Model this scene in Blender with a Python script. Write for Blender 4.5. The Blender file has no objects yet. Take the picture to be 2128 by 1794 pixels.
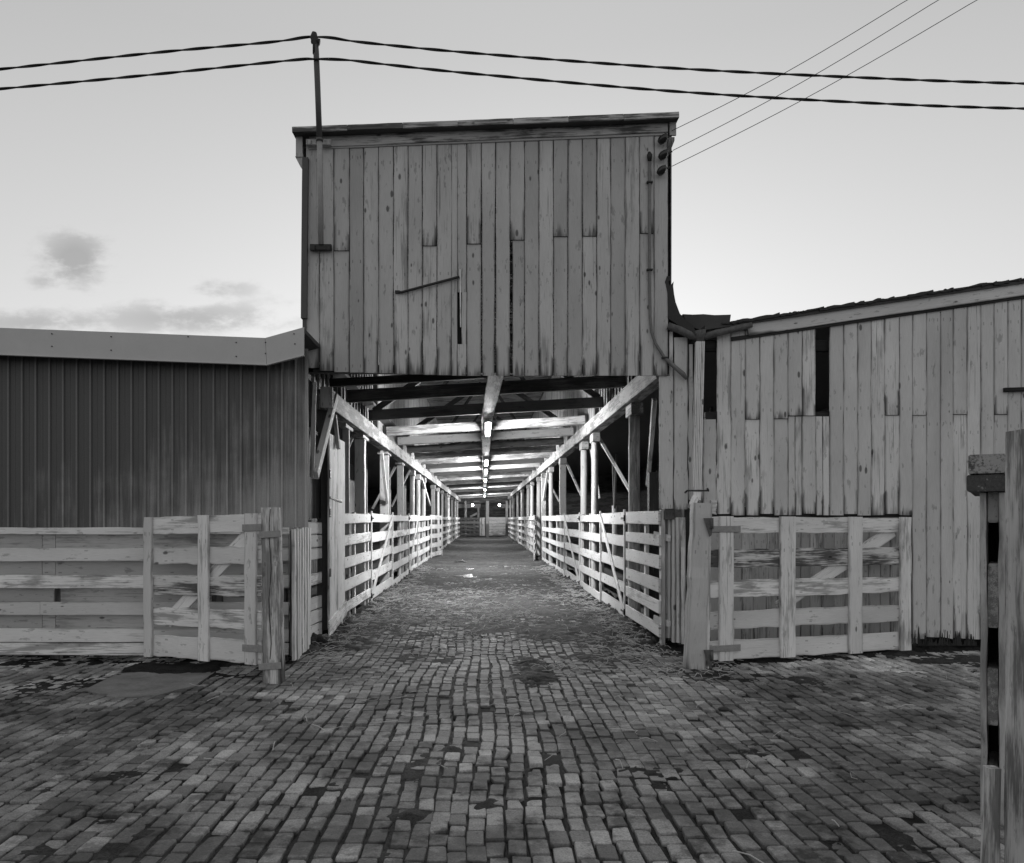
import bpy, math, random
import numpy as np
from mathutils import Vector

random.seed(7)
RNG = np.random.default_rng(7)
S = bpy.context.scene
COL = S.collection
R = math.radians

# ------------------------------------------------------------------ camera
F, CX, CY, EYE = 1700.0, 1005.0, 1088.0, 1.65          # view camera: level, lens shifted up
cam_d = bpy.data.cameras.new("camera")
cam_d.sensor_width = 36.0
cam_d.lens = 36.0 * F / 2128.0
cam_d.shift_x = (1064 - CX) / 2128.0
cam_d.shift_y = (CY - 897) / 2128.0
cam_d.clip_start, cam_d.clip_end = 0.05, 3000
cam = bpy.data.objects.new("camera", cam_d)
cam.location = (0, 0, EYE)
cam.rotation_euler = (R(90), 0, 0)
COL.objects.link(cam)
S.camera = cam

# ------------------------------------------------------------------ sky, sun, exposure
SUN_EL, SUN_AZ = 6.0, 4.0
w = bpy.data.worlds.new("World")
S.world = w
w.use_nodes = True
nt = w.node_tree
nt.nodes.clear()


def wn(t, **k):
    n = nt.nodes.new(t)
    for a, b in k.items():
        setattr(n, a, b)
    return n


def wmath(op, a, b=None, c=None, clamp=False):
    n = wn("ShaderNodeMath", operation=op, use_clamp=clamp)
    for i, v in enumerate((a, b, c)):
        if v is None:
            continue
        if isinstance(v, (int, float)):
            n.inputs[i].default_value = v
        else:
            nt.links.new(v, n.inputs[i])
    return n.outputs[0]


sky = wn("ShaderNodeTexSky", sky_type="NISHITA", sun_disc=False)
sky.sun_elevation, sky.sun_rotation = R(SUN_EL), R(SUN_AZ)
sky.air_density, sky.dust_density, sky.ozone_density = 1.0, 3.0, 1.0
bw = wn("ShaderNodeRGBToBW")
nt.links.new(sky.outputs[0], bw.inputs[0])
# thin broken clouds, low in the sky to the left, laid out by direction
tc = wn("ShaderNodeTexCoord")
sp = wn("ShaderNodeSeparateXYZ")
nt.links.new(tc.outputs["Generated"], sp.inputs[0])
sy = wmath("MAXIMUM", sp.outputs[1], 0.05)
su, sv = wmath("DIVIDE", sp.outputs[0], sy), wmath("DIVIDE", sp.outputs[2], sy)
cmb = wn("ShaderNodeCombineXYZ")
nt.links.new(su, cmb.inputs[0])
nt.links.new(wmath("MULTIPLY", sv, 2.0), cmb.inputs[1])
cn = wn("ShaderNodeTexNoise")
cn.inputs["Scale"].default_value = 15.0
cn.inputs["Detail"].default_value = 7.0
cn.inputs["Roughness"].default_value = 0.62
nt.links.new(cmb.outputs[0], cn.inputs["Vector"])
total = None
for (u0, v0, ru, rv, amt) in ((-0.500, 0.322, 0.044, 0.038, 1.1), (-0.53, 0.295, 0.03, 0.012, 0.75), (-0.325, 0.286, 0.05, 0.015, 0.75),
                              (-0.36, 0.25, 0.14, 0.022, 1.0), (-0.55, 0.245, 0.13, 0.018, 0.9),
                              (-0.25, 0.262, 0.05, 0.03, 0.4), (-1.2, 0.3, 0.25, 0.06, 0.8), (1.3, 0.28, 0.3, 0.05, 0.7)):
    du = wmath("DIVIDE", wmath("SUBTRACT", su, u0), ru)
    dv = wmath("DIVIDE", wmath("SUBTRACT", sv, v0), rv)
    d2 = wmath("ADD", wmath("MULTIPLY", du, du), wmath("MULTIPLY", dv, dv))
    g = wmath("MULTIPLY", wmath("POWER", 2.718, wmath("MULTIPLY", d2, -0.8)), amt)
    total = g if total is None else wmath("MAXIMUM", total, g)
cs = wmath("ADD", total, wmath("MULTIPLY_ADD", cn.outputs[0], 2.6, -1.3))
cmr = wn("ShaderNodeMapRange", interpolation_type="SMOOTHSTEP")
nt.links.new(cs, cmr.inputs[0])
cmr.inputs[1].default_value, cmr.inputs[2].default_value = 0.25, 0.95
cl = wmath("MULTIPLY", total, cmr.outputs[0], clamp=True)
front = wmath("GREATER_THAN", sp.outputs[1], 0.1)
cl = wmath("MULTIPLY", cl, front)
shade = wmath("MULTIPLY_ADD", cl, -0.38, 1.0)
# evening sky: paler towards the horizon, darker overhead
elev = wmath("MINIMUM", wmath("MAXIMUM", sp.outputs[2], 0.0), 0.5)
grad = wmath("MULTIPLY_ADD", elev, -0.62, 1.0)
even = wmath("MULTIPLY", wmath("POWER", bw.outputs[0], 0.18), 6.6)      # thin overcast evens the glow out
lum = wmath("MULTIPLY", wmath("MULTIPLY", even, shade), grad)
bg = wn("ShaderNodeBackground")
nt.links.new(lum, bg.inputs[0])
bg.inputs[1].default_value = 0.10
wo = wn("ShaderNodeOutputWorld")
nt.links.new(bg.outputs[0], wo.inputs[0])

sun_d = bpy.data.lights.new("sun", "SUN")
sun_d.energy, sun_d.angle = 0.5, R(40)
sun_d.color = (1, 1, 1)
sun = bpy.data.objects.new("sun", sun_d)
sun.rotation_euler = (R(-(90 - SUN_EL)), 0, R(-SUN_AZ))
COL.objects.link(sun)

S.view_settings.view_transform = "Standard"
S.view_settings.look = "None"
S.view_settings.exposure = 0.0
S.view_settings.gamma = 1.0
S.render.engine = "CYCLES"
S.cycles.use_denoising = True
S.cycles.denoising_prefilter = "ACCURATE"
S.cycles.denoising_input_passes = "RGB_ALBEDO_NORMAL"
S.cycles.max_bounces = 6
S.cycles.diffuse_bounces = 4
S.cycles.glossy_bounces = 2
S.cycles.sample_clamp_indirect = 1.5

# ------------------------------------------------------------------ helpers


def at(px, py, Y):
    """world point at depth Y that the photograph shows at pixel (px, py)"""
    return Vector(((px - CX) / F * Y, Y, EYE - (py - CY) / F * Y))


def rise(Y):
    return 0.006 * max(0.0, Y - 12.0)


TAB = RNG.random((256, 256))


def vnoise(x, y):
    x, y = np.asarray(x, float), np.asarray(y, float)
    xi, yi = np.floor(x).astype(int), np.floor(y).astype(int)
    fx, fy = x - xi, y - yi
    fx, fy = fx * fx * (3 - 2 * fx), fy * fy * (3 - 2 * fy)
    a = TAB[xi % 256, yi % 256]
    b = TAB[(xi + 1) % 256, yi % 256]
    c = TAB[xi % 256, (yi + 1) % 256]
    d = TAB[(xi + 1) % 256, (yi + 1) % 256]
    return (a * (1 - fx) + b * fx) * (1 - fy) + (c * (1 - fx) + d * fx) * fy


def fbm(x, y, octv=4, seed=0.0):
    x, y = np.asarray(x, float) + seed * 17.3, np.asarray(y, float) + seed * 9.1
    s, a, t = 0.0, 1.0, 0.0
    for i in range(octv):
        s = s + a * vnoise(x * 2 ** i + 31 * i, y * 2 ** i + 57 * i)
        t += a
        a *= 0.5
    return s / t            # 0..1


def gz(x, y):
    """height of the yard and of the alley floor"""
    x, y = np.asarray(x, float), np.asarray(y, float)
    return (0.045 * (fbm(x * 0.45, y * 0.45, 2, 3) - 0.5) + 0.006 * np.maximum(0, y - 12)
            + 0.03 * np.clip((x - 3) / 3, 0, 1) * np.clip((y - 8) / 2, 0, 1))


ORIGIN = {}


class MB:
    """collects boards, tubes and boxes and links them as ONE mesh object.
    Vertex attributes: g = position along the board's own axes, r = random per board, e = metres from its foot"""

    def __init__(self):
        self.v, self.f, self.g, self.r, self.e, self.s, self.w = [], [], [], [], [], [], []

    def add(self, vs, fs, gs=None, r=None, es=None, smooth=False, ws=None):
        o = len(self.v)
        r = random.random() if r is None else r
        self.v += [tuple(p) for p in vs]
        self.f += [tuple(i + o for i in f) for f in fs]
        self.s += [smooth] * len(fs)
        self.g += gs if gs else [tuple(p) for p in vs]
        self.r += [r] * len(vs)
        self.e += es if es else [9.0] * len(vs)
        self.w += ws if ws else [0.0] * len(vs)

    def board(self, p0, p1, wdir, w, t, seg=1, wob=0.0, ch=0.004, w1=None, rag=0.0, r=None, e0=None):
        """squared timber from p0 to p1; wdir = direction of its width w, t = thickness"""
        p0, p1, wdir = Vector(p0), Vector(p1), Vector(wdir)
        ax = p1 - p0
        L = ax.length
        ax.normalize()
        u = (wdir - ax * wdir.dot(ax)).normalized()
        n = ax.cross(u)
        w1 = w if w1 is None else w1
        ch = min(ch, w * .3, t * .3)
        vs, gs, es, fs, ws = [], [], [], [], []
        go = (random.uniform(0, 40), random.uniform(0, 40), random.uniform(0, 40))
        dl = dr = 0.0
        for k in range(seg + 1):
            q = k / seg
            hw = (w + (w1 - w) * q) / 2
            if wob:
                dl, dr = random.uniform(-wob, wob), random.uniform(-wob, wob)
                dn = random.uniform(-wob, wob) * .6
            else:
                dn = 0.0
            ht = t / 2
            prof = [(-hw + ch, -ht), (hw - ch, -ht), (hw, -ht + ch), (hw, ht - ch), (hw - ch, ht), (-hw + ch, ht),
                    (-hw, ht - ch), (-hw, -ht + ch)]
            tl = random.uniform(-rag, rag) if rag and k == 0 else 0
            tr = random.uniform(-rag, rag) if rag and k == 0 else 0
            for (a, b) in prof:
                a2 = a + (dr if a > 0 else dl)
                lo = tl + (tr - tl) * (a / (2 * hw) + .5)
                vs.append(p0 + ax * (L * q + lo) + u * a2 + n * (b + dn))
                gs.append((a2 + go[0], b + go[1], L * q + go[2]))
                es.append(L * q if e0 is None else e0)
                ws.append(a / hw)
        for k in range(seg):
            for i in range(8):
                j = (i + 1) % 8
                fs.append((k * 8 + i, k * 8 + j, k * 8 + 8 + j, k * 8 + 8 + i))
        fs.append(tuple(range(7, -1, -1)))
        fs.append(tuple(range(seg * 8, seg * 8 + 8)))
        self.add(vs, fs, gs, r, es, ws=ws)
        return self

    def box(self, c, size, r=None, ch=0.004):
        c = Vector(c)
        h = size[2] / 2
        return self.board(c - Vector((0, 0, h)), c + Vector((0, 0, h)), (1, 0, 0), size[0], size[1], 1, 0, ch, r=r)

    def tube(self, pts, rad, n=8, wob=0.0, caps=True, r=None):
        pts = [Vector(p) for p in pts]
        rads = rad if isinstance(rad, (list, tuple)) else [rad] * len(pts)
        vs, gs, es, fs = [], [], [], []
        go = random.uniform(0, 40)
        L = 0.0
        ref = None
        ph = [random.uniform(-1, 1) for _ in range(n)]
        for k, p in enumerate(pts):
            d = (pts[min(k + 1, len(pts) - 1)] - pts[max(k - 1, 0)]).normalized()
            if ref is None:
                ref = Vector((0, 0, 1)) if abs(d.z) < .9 else Vector((1, 0, 0))
            u = (ref - d * ref.dot(d)).normalized()
            ref = u
            v = d.cross(u)
            if k:
                L += (p - pts[k - 1]).length
            for i in range(n):
                a = 2 * math.pi * i / n
                rr = rads[k] * (1 + wob * (ph[i] + random.uniform(-.5, .5)))
                vs.append(p + u * math.cos(a) * rr + v * math.sin(a) * rr)
                gs.append((math.cos(a) * rads[k] + go, math.sin(a) * rads[k] + go, L + go))
                es.append(L)
        for k in range(len(pts) - 1):
            for i in range(n):
                j = (i + 1) % n
                fs.append((k * n + i, k * n + j, k * n + n + j, k * n + n + i))
        if caps:
            fs.append(tuple(range(n - 1, -1, -1)))
            fs.append(tuple(range((len(pts) - 1) * n, len(pts) * n)))
        self.add(vs, fs, gs, r, es, smooth=True)
        return self

    def prism(self, poly, d, r=None):
        """poly = outline points, d = extrusion vector"""
        d = Vector(d)
        n = len(poly)
        a = [Vector(p) for p in poly]
        vs = a + [p + d for p in a]
        fs = [tuple(range(n)), tuple(range(2 * n - 1, n - 1, -1))]
        fs += [(i, i + n, (i + 1) % n + n, (i + 1) % n) for i in range(n)]
        self.add(vs, fs, None, r)
        return self

    def build(self, name, mat, parent=None, loc=None):
        if parent is not None:
            o0 = ORIGIN[parent.name]
        else:
            o0 = Vector(loc) if loc is not None else Vector((0, 0, 0))
        me = bpy.data.meshes.new(name)
        me.from_pydata([(p[0] - o0[0], p[1] - o0[1], p[2] - o0[2]) for p in self.v], [], self.f)
        me.polygons.foreach_set("use_smooth", self.s)
        a = me.attributes.new("g", "FLOAT_VECTOR", "POINT")
        a.data.foreach_set("vector", np.array(self.g, np.float32).ravel())
        a = me.attributes.new("r", "FLOAT", "POINT")
        a.data.foreach_set("value", np.array(self.r, np.float32))
        a = me.attributes.new("e", "FLOAT", "POINT")
        a.data.foreach_set("value", np.array(self.e, np.float32))
        a = me.attributes.new("w", "FLOAT", "POINT")
        a.data.foreach_set("value", np.array(self.w, np.float32))
        me.materials.append(mat)
        me.update()
        import bmesh
        bm = bmesh.new()
        bm.from_mesh(me)
        bmesh.ops.recalc_face_normals(bm, faces=bm.faces)
        bm.to_mesh(me)
        bm.free()
        o = bpy.data.objects.new(name, me)
        COL.objects.link(o)
        ORIGIN[o.name] = Vector(o0)
        if parent is not None:
            o.parent = parent
        else:
            o.location = o0
        return o


def tag(o, label, cat, group=None):
    o["label"], o["category"] = label, cat
    if group:
        o["group"] = group
    return o


def lamp(name, pos, power, rad, parent):
    d = bpy.data.lights.new(name, "POINT")
    d.energy, d.shadow_soft_size = power, rad
    o = bpy.data.objects.new(name, d)
    o.location = Vector(pos) - ORIGIN[parent.name]
    COL.objects.link(o)
    o.parent = parent
    return o


def thing(name, label, cat, loc, group=None):
    o = bpy.data.objects.new(name, None)
    o.empty_display_size = 0.2
    o.location = loc
    COL.objects.link(o)
    ORIGIN[o.name] = Vector(loc)
    return tag(o, label, cat, group)


# ------------------------------------------------------------------ materials


class NT:
    def __init__(self, name):
        self.m = bpy.data.materials.new(name)
        self.m.use_nodes = True
        self.t = self.m.node_tree
        self.t.nodes.clear()
        self.bsdf = self.n("ShaderNodeBsdfPrincipled")
        o = self.n("ShaderNodeOutputMaterial")
        self.l(self.bsdf.outputs[0], o.inputs[0])

    def n(self, t, **k):
        x = self.t.nodes.new(t)
        for a, b in k.items():
            setattr(x, a, b)
        return x

    def l(self, a, b):
        self.t.links.new(a, b)

    def put(self, sock, v):
        if hasattr(v, "links") or isinstance(v, bpy.types.NodeSocket):
            self.l(v, sock)
        else:
            sock.default_value = v

    def math(self, op, a, b=0.0, c=0.0, clamp=False):
        x = self.n("ShaderNodeMath", operation=op, use_clamp=clamp)
        for i, v in enumerate((a, b, c)):
            self.put(x.inputs[i], v)
        return x.outputs[0]

    def attr(self, name, out="Fac"):
        return self.n("ShaderNodeAttribute", attribute_name=name).outputs[out]

    def scale(self, vec, s):
        x = self.n("ShaderNodeMapping")
        self.l(vec, x.inputs[0])
        x.inputs["Scale"].default_value = s
        return x.outputs[0]

    def noise(self, vec, scale=1.0, detail=4, rough=.55):
        x = self.n("ShaderNodeTexNoise")
        self.l(vec, x.inputs["Vector"])
        x.inputs["Scale"].default_value = scale
        x.inputs["Detail"].default_value = detail
        x.inputs["Roughness"].default_value = rough
        return x.outputs[0]

    def step(self, v, lo, hi):
        x = self.n("ShaderNodeMapRange", interpolation_type="SMOOTHSTEP")
        self.put(x.inputs[0], v)
        x.inputs[1].default_value, x.inputs[2].default_value = lo, hi
        return x.outputs[0]

    def mix(self, f, a, b):          # scalar mix
        x = self.n("ShaderNodeMix", data_type="FLOAT")
        self.put(x.inputs[0], f)
        self.put(x.inputs[2], a)
        self.put(x.inputs[3], b)
        return x.outputs[0]

    def color(self, v):
        x = self.n("ShaderNodeCombineColor")
        for i in range(3):
            self.put(x.inputs[i], v)
        self.l(x.outputs[0], self.bsdf.inputs["Base Color"])

    def bump(self, h, strength=.3, dist=.01):
        x = self.n("ShaderNodeBump")
        x.inputs["Strength"].default_value = strength
        x.inputs["Distance"].default_value = dist
        self.l(h, x.inputs["Height"])
        self.l(x.outputs[0], self.bsdf.inputs["Normal"])

    def rough(self, v):
        self.put(self.bsdf.inputs["Roughness"], v)


def wood(name, paint, bare, wear, knot=.35, foot=0.0, vary=.3, rough=.75, gs=1.0):
    k = NT(name)
    g, r, e = k.attr("g", "Vector"), k.attr("r"), k.attr("e")
    if gs != 1.0:
        g = k.scale(g, (gs, gs, gs * .8))
    grain = k.noise(k.scale(g, (75, 75, 2.4)), 1, 5, .6)
    fine = k.noise(k.scale(g, (260, 260, 9)), 1, 3, .6)
    blot = k.noise(k.scale(g, (7, 7, 1.5)), 1, 5, .6)
    cloud = k.noise(k.scale(g, (2.5, 2.5, .7)), 1, 3, .5)
    m = k.math("ADD", k.math("MULTIPLY", blot, .65), k.math("MULTIPLY", grain, .45))
    m = k.math("ADD", m, k.math("MULTIPLY_ADD", r, .22, -.11))
    th = .82 - wear * .5
    wm = k.step(m, th - .06, th + .06)
    pv = k.math("MULTIPLY", paint, k.math("MULTIPLY_ADD", r, vary, 1 - vary / 2))
    pv = k.math("MULTIPLY", pv, k.math("MULTIPLY_ADD", cloud, .6, .7))
    pv = k.math("MULTIPLY", pv, k.math("MULTIPLY_ADD", fine, .5, .75))
    bv = k.math("MULTIPLY", bare, k.math("MULTIPLY_ADD", grain, 1.5, .25))
    v = k.mix(wm, pv, bv)
    if knot:
        vo = k.n("ShaderNodeTexVoronoi")
        k.l(k.scale(g, (8, 1.2, 3.4)), vo.inputs["Vector"])
        vo.inputs["Scale"].default_value = 1
        sc = k.n("ShaderNodeSeparateColor")
        k.l(vo.outputs["Color"], sc.inputs[0])
        dd = k.math("ADD", vo.outputs["Distance"], k.math("MULTIPLY_ADD", fine, .12, -.06))
        kn = k.math("MULTIPLY", k.step(k.math("SUBTRACT", dd, k.math("MULTIPLY_ADD", sc.outputs[1], .17, .03)), .0, -.07), k.math("GREATER_THAN", sc.outputs[0], 1 - knot))
        v = k.math("MULTIPLY", v, k.math("MULTIPLY_ADD", kn, -.72, 1.0))
    # dirt along the edges of each board, and smudges
    edge = k.math("MULTIPLY", k.step(k.math("ABSOLUTE", k.attr("w")), .72, 1.0), k.step(blot, .38, .62))
    v = k.math("MULTIPLY", v, k.math("MULTIPLY_ADD", edge, -.42, 1.0))
    sn = k.noise(k.scale(g, (16, 16, 5)), 1, 5, .65)
    v = k.math("MULTIPLY", v, k.math("MULTIPLY_ADD", k.step(sn, .60, .66), -.34, 1.0))
    # nail heads with a short rusty run
    fe = k.math("FRACT", k.math("ADD", k.math("DIVIDE", e, 1.34), k.math("MULTIPLY", r, .12)))
    nail = k.math("MULTIPLY", k.math("MULTIPLY", k.step(fe, .045, .052), k.step(fe, .082, .076)), k.step(k.math("ABSOLUTE", k.math("SUBTRACT", k.math("ABSOLUTE", k.attr("w")), .58)), .10, .05))
    v = k.math("MULTIPLY", v, k.math("MULTIPLY_ADD", nail, -.38, 1.0))
    # long dark weather streaks
    st = k.noise(k.scale(g, (60, 60, 1.1)), 1, 4, .6)
    sm = k.math("MULTIPLY", k.step(st, .60, .68), k.step(r, .35, .8))
    v = k.math("MULTIPLY", v, k.math("MULTIPLY_ADD", sm, -.5, 1.0))
    if foot:
        fn = k.noise(k.scale(g, (15, 15, .6)), 1, 4, .65)
        fm = k.math("SUBTRACT", k.math("MULTIPLY_ADD", fn, 3.4, -1.35), k.math("DIVIDE", e, foot))
        fm = k.math("MULTIPLY", k.step(fm, -.2, .6), k.step(k.math("FRACT", k.math("MULTIPLY", r, 7.3)), .25, .6))
        v = k.math("MULTIPLY", v, k.math("MULTIPLY_ADD", fm, -.7, 1.0))
        seam = k.math("MULTIPLY", k.step(k.math("ABSOLUTE", k.attr("w")), .5, .95), k.step(k.math("ADD", e, k.math("MULTIPLY_ADD", blot, -1.1, .45)), foot * 1.0, foot * .4))
        v = k.math("MULTIPLY", v, k.math("MULTIPLY_ADD", k.math("MULTIPLY", seam, k.step(r, .3, .55)), -.7, 1.0))
    k.color(v)
    k.rough(rough)
    k.bsdf.inputs["Specular IOR Level"].default_value = .25
    k.bump(k.math("ADD", k.math("MULTIPLY", grain, .7), k.math("MULTIPLY", fine, .3)), .35, .006)
    return k.m


def plain(name, v, rough=.6, vary=.25, scale=8, metal=0.0, bump=.15, spec=.5):
    k = NT(name)
    p = k.n("ShaderNodeTexCoord").outputs["Object"]
    a = k.noise(p, scale, 5, .6)
    b = k.noise(p, scale * 9, 3, .6)
    m = k.math("ADD", k.math("MULTIPLY_ADD", a, vary * 2, 1 - vary), k.math("MULTIPLY_ADD", b, vary, -vary / 2))
    k.color(k.math("MULTIPLY", v, m))
    k.rough(rough)
    k.bsdf.inputs["Metallic"].default_value = metal
    k.bsdf.inputs["Specular IOR Level"].default_value = spec
    if bump:
        k.bump(b, bump, .004)
    return k.m


def emit(name, strength):
    k = NT(name)
    k.color(.9)
    k.bsdf.inputs["Emission Color"].default_value = (1, 1, 1, 1)
    k.bsdf.inputs["Emission Strength"].default_value = strength
    k.m.cycles.emission_sampling = "NONE"      # the lamp inside carries the light
    return k.m


M = {
    "facade": wood("painted_facade_boards", .50, .30, .24, .9, .24, .28),
    "facade_right": wood("painted_wing_boards", .64, .38, .24, .8, .18, .28),
    "fence": wood("whitewashed_fence_wood", .68, .38, .28, .4, 0),
    "yard_fence": wood("weathered_white_fence_wood", .74, .36, .28, .5, .0),
    "post": wood("worn_white_post_wood", .6, .24, .40, .4, .22),
    "alley_post": wood("whitewashed_post_wood", .58, .3, .32, .35, .2),
    "beam": wood("whitewashed_beam_wood", .38, .15, .42, .5, 0),
    "backing": wood("dark_backing_boards", .48, .25, .35, .45, 0),  # set-back boards, darker than the fence rails
    "raw": wood("raw_dark_timber", .13, .06, .5, .4, 0),
    "black": wood("blackened_timber", .04, .02, .5, .2, 0),
    "trim": wood("worn_trim_boards", .5, .10, .48, .5, 0),
    "rotten": wood("rotten_split_wood", .72, .10, .62, .6, 0, .3, .8, 1.3),
    "near": wood("near_post_wood", .5, .24, .46, .4, 0, .3, .8, 2.4),
    "capend": wood("rotten_beam_end", .36, .07, .60, .6, 0),
    "tar": plain("tar_paper", .035, .8, .4, 6),
    "roofing": plain("roof_sheet", .06, .75, .4, 3),
    "rust": plain("rusted_gutter_metal", .10, .7, .9, 22, 0, .4),
    "iron": plain("black_iron", .02, .6, .4, 20),
    "conduit": plain("weathered_conduit", .16, .6, .4, 14),
    "galv": plain("galvanised_pipe", .34, .55, .35, 12, .0),
    "trimmetal": plain("pale_sheet_metal", .5, .55, .10, 4, 0, .05),
    "darkmetal": plain("dark_sheet_metal", .07, .5, .2, 4, 0, .05),
    "ceramic": plain("dark_glazed_ceramic", .02, .25, .2, 10, 0, 0),
    "cable": plain("black_cable_sheath", .012, .6, .2, 10, 0, 0),
    "paintediron": plain("painted_iron", .3, .6, .4, 25),
    "tin": plain("white_enamel_metal", .7, .4, .1, 5, 0, 0),
    "tube": emit("lit_fluorescent_tube", 30.0),
    "bulb": emit("lit_bulb", 40.0),
}


def cladding_mat():
    """dark ribbed sheet: painted eave shade easing off downwards, dust towards the lower right corner"""
    k = NT("dark_ribbed_cladding")
    p = k.n("ShaderNodeTexCoord").outputs["Object"]
    sx = k.n("ShaderNodeSeparateXYZ")
    k.l(p, sx.inputs[0])
    n1 = k.noise(k.scale(p, (14, 14, .7)), 1, 5, .65)
    n2 = k.noise(p, 1.1, 4, .6)
    n3 = k.noise(p, 60, 2, .6)
    # dust near the door corner (x towards 0); eave shade painted darker towards the top
    d = k.math("ADD", k.math("MULTIPLY", sx.outputs[0], .16), k.math("MULTIPLY", sx.outputs[2], -.30))
    d = k.math("ADD", d, k.math("MULTIPLY_ADD", n2, .9, .55))
    d = k.math("ADD", d, k.math("MULTIPLY_ADD", n1, 1.1, -.55))
    dm = k.step(d, -.1, .5)
    v = k.mix(dm, .095, .33)
    v = k.math("ADD", v, k.math("MULTIPLY", k.step(k.attr("r"), .55, 1.0), .075))  # rib crests painted paler, as if their edges caught the light
    v = k.math("MULTIPLY", v, k.math("MULTIPLY_ADD", n3, .4, .8))
    k.color(v)
    k.rough(.5)
    k.bsdf.inputs["Specular IOR Level"].default_value = .35
    return k.m


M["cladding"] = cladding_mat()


def paver_mat():
    k = NT("worn_paving_bricks")
    r = k.attr("r")
    p = k.n("ShaderNodeTexCoord").outputs["Object"]
    sx = k.n("ShaderNodeSeparateXYZ")
    k.l(p, sx.inputs[0])
    a = k.noise(p, 95, 4, .65)
    b = k.noise(p, 14, 5, .65)
    c = k.noise(p, .9, 4, .6)
    v = k.math("MULTIPLY_ADD", r, .32, .15)
    v = k.math("MULTIPLY", v, k.math("MULTIPLY_ADD", a, 2.0, .0))
    v = k.math("MULTIPLY", v, k.math("MULTIPLY_ADD", b, 1.5, .25))
    dirt = k.step(k.math("ADD", k.math("MULTIPLY", c, .8), k.math("MULTIPLY", b, .4)), .50, .68)
    v = k.mix(k.math("MULTIPLY", dirt, .75), v, .05)
    smear = k.noise(p, 3.1, 6, .68)
    v = k.math("MULTIPLY", v, k.math("MULTIPLY_ADD", k.step(smear, .53, .64), -.6, 1.0))
    # bricks along the walls are little walked on and stay pale
    away = k.math("ABSOLUTE", sx.outputs[0])
    clean = k.math("MULTIPLY", k.step(away, 2.2, 4.2), k.step(sx.outputs[1], 7.2, 9.6))
    v = k.math("MULTIPLY", v, k.math("MULTIPLY_ADD", clean, 1.0, 1.0))
    k.color(v)
    k.rough(k.math("MULTIPLY_ADD", b, .4, .55))
    k.bsdf.inputs["Specular IOR Level"].default_value = .18
    k.bump(k.math("ADD", k.math("MULTIPLY", a, .5), k.math("MULTIPLY", b, .8)), .55, .008)
    return k.m


def dirt_mat():
    k = NT("yard_dirt")
    d = k.attr("d")
    p = k.n("ShaderNodeTexCoord").outputs["Object"]
    a = k.noise(p, 70, 6, .75)
    b = k.noise(p, 9, 6, .7)
    v = k.mix(d, .020, .12)
    v = k.math("MULTIPLY", v, k.math("MAXIMUM", k.math("MULTIPLY_ADD", a, 3.2, -.6), .1))
    v = k.math("MULTIPLY", v, k.math("MAXIMUM", k.math("MULTIPLY_ADD", b, 2.4, -.2), .15))
    k.color(v)
    k.rough(k.math("MULTIPLY_ADD", d, .2, .75))
    k.bsdf.inputs["Specular IOR Level"].default_value = .06
    k.bump(k.math("ADD", k.math("MULTIPLY", a, .7), b), .7, .015)
    return k.m


M["paver"], M["dirt"] = paver_mat(), dirt_mat()
M["concrete"] = plain("stained_concrete", .2, .8, .75, 3.5, 0, .5)
M["straw"] = plain("dry_straw", .5, .7, .4, 3, 0, 0)
M["clod"] = plain("dark_dung", .03, .7, .5, 20, 0, .5)
_k = NT("still_water")
_k.color(.02)
_k.rough(.25)
M["water"] = _k.m
M["plainground"] = plain("far_ground", .07, .9, .4, .4)

# ------------------------------------------------------------------ ground: sheet, dirt, paving
BLOBS = []          # bare dark mud patches seen in the yard: pixel centre, half sizes in metres
for (px, py, rx, ry, h) in ((1112, 1405, .26, .6, .06), (1100, 1375, .16, .3, .04), (832, 1490, .13, .22, .025), (690, 1635, .16, .22, .025),
                            (850, 1692, .16, .16, .025), (1015, 1668, .14, .13, .022), (1110, 1655, .1, .1, .018), (1385, 1612, .26, .22, .022),
                            (1960, 1377, .6, .35, .02), (290, 1735, .14, .22, .02), (60, 1775, .14, .12, .02), (780, 1455, .3, .35, .012),
                            (1030, 1455, .5, .35, .012), (1500, 1405, .7, .6, .024), (130, 1425, 1.0, .55, .026), (500, 1400, .55, .4, .018),
                            (250, 1615, .55, .3, .018), (1240, 1590, .45, .25, .014), (1540, 1570, .4, .35, .014), (1870, 1745, .22, .3, .025),
                            (1250, 1370, .5, .6, .022), (950, 1560, .3, .3, .01), (1700, 1560, .4, .3, .012), (1890, 1400, .4, .15, .018)):
    Yb = EYE * F / (py - CY)
    BLOBS.append(((px - CX) / F * Yb, Yb, rx, ry, h))

SLAB = [(174, 1435), (241, 1451), (328, 1445), (371, 1433), (405, 1425), (468, 1381), (278, 1384)]
SLAB_W = []
for (px, py) in SLAB:
    Yb = EYE * F / (py - CY)
    SLAB_W.append(((px - CX) / F * Yb, Yb))


def in_poly(x, y, poly):
    x, y = np.asarray(x, float), np.asarray(y, float)
    ins = np.zeros(x.shape, bool)
    for i in range(len(poly)):
        (x1, y1), (x2, y2) = poly[i], poly[(i + 1) % len(poly)]
        c = ((y1 > y) != (y2 > y)) & (x < (x2 - x1) * (y - y1) / (y2 - y1 + 1e-9) + x1)
        ins ^= c
    return ins


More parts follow.
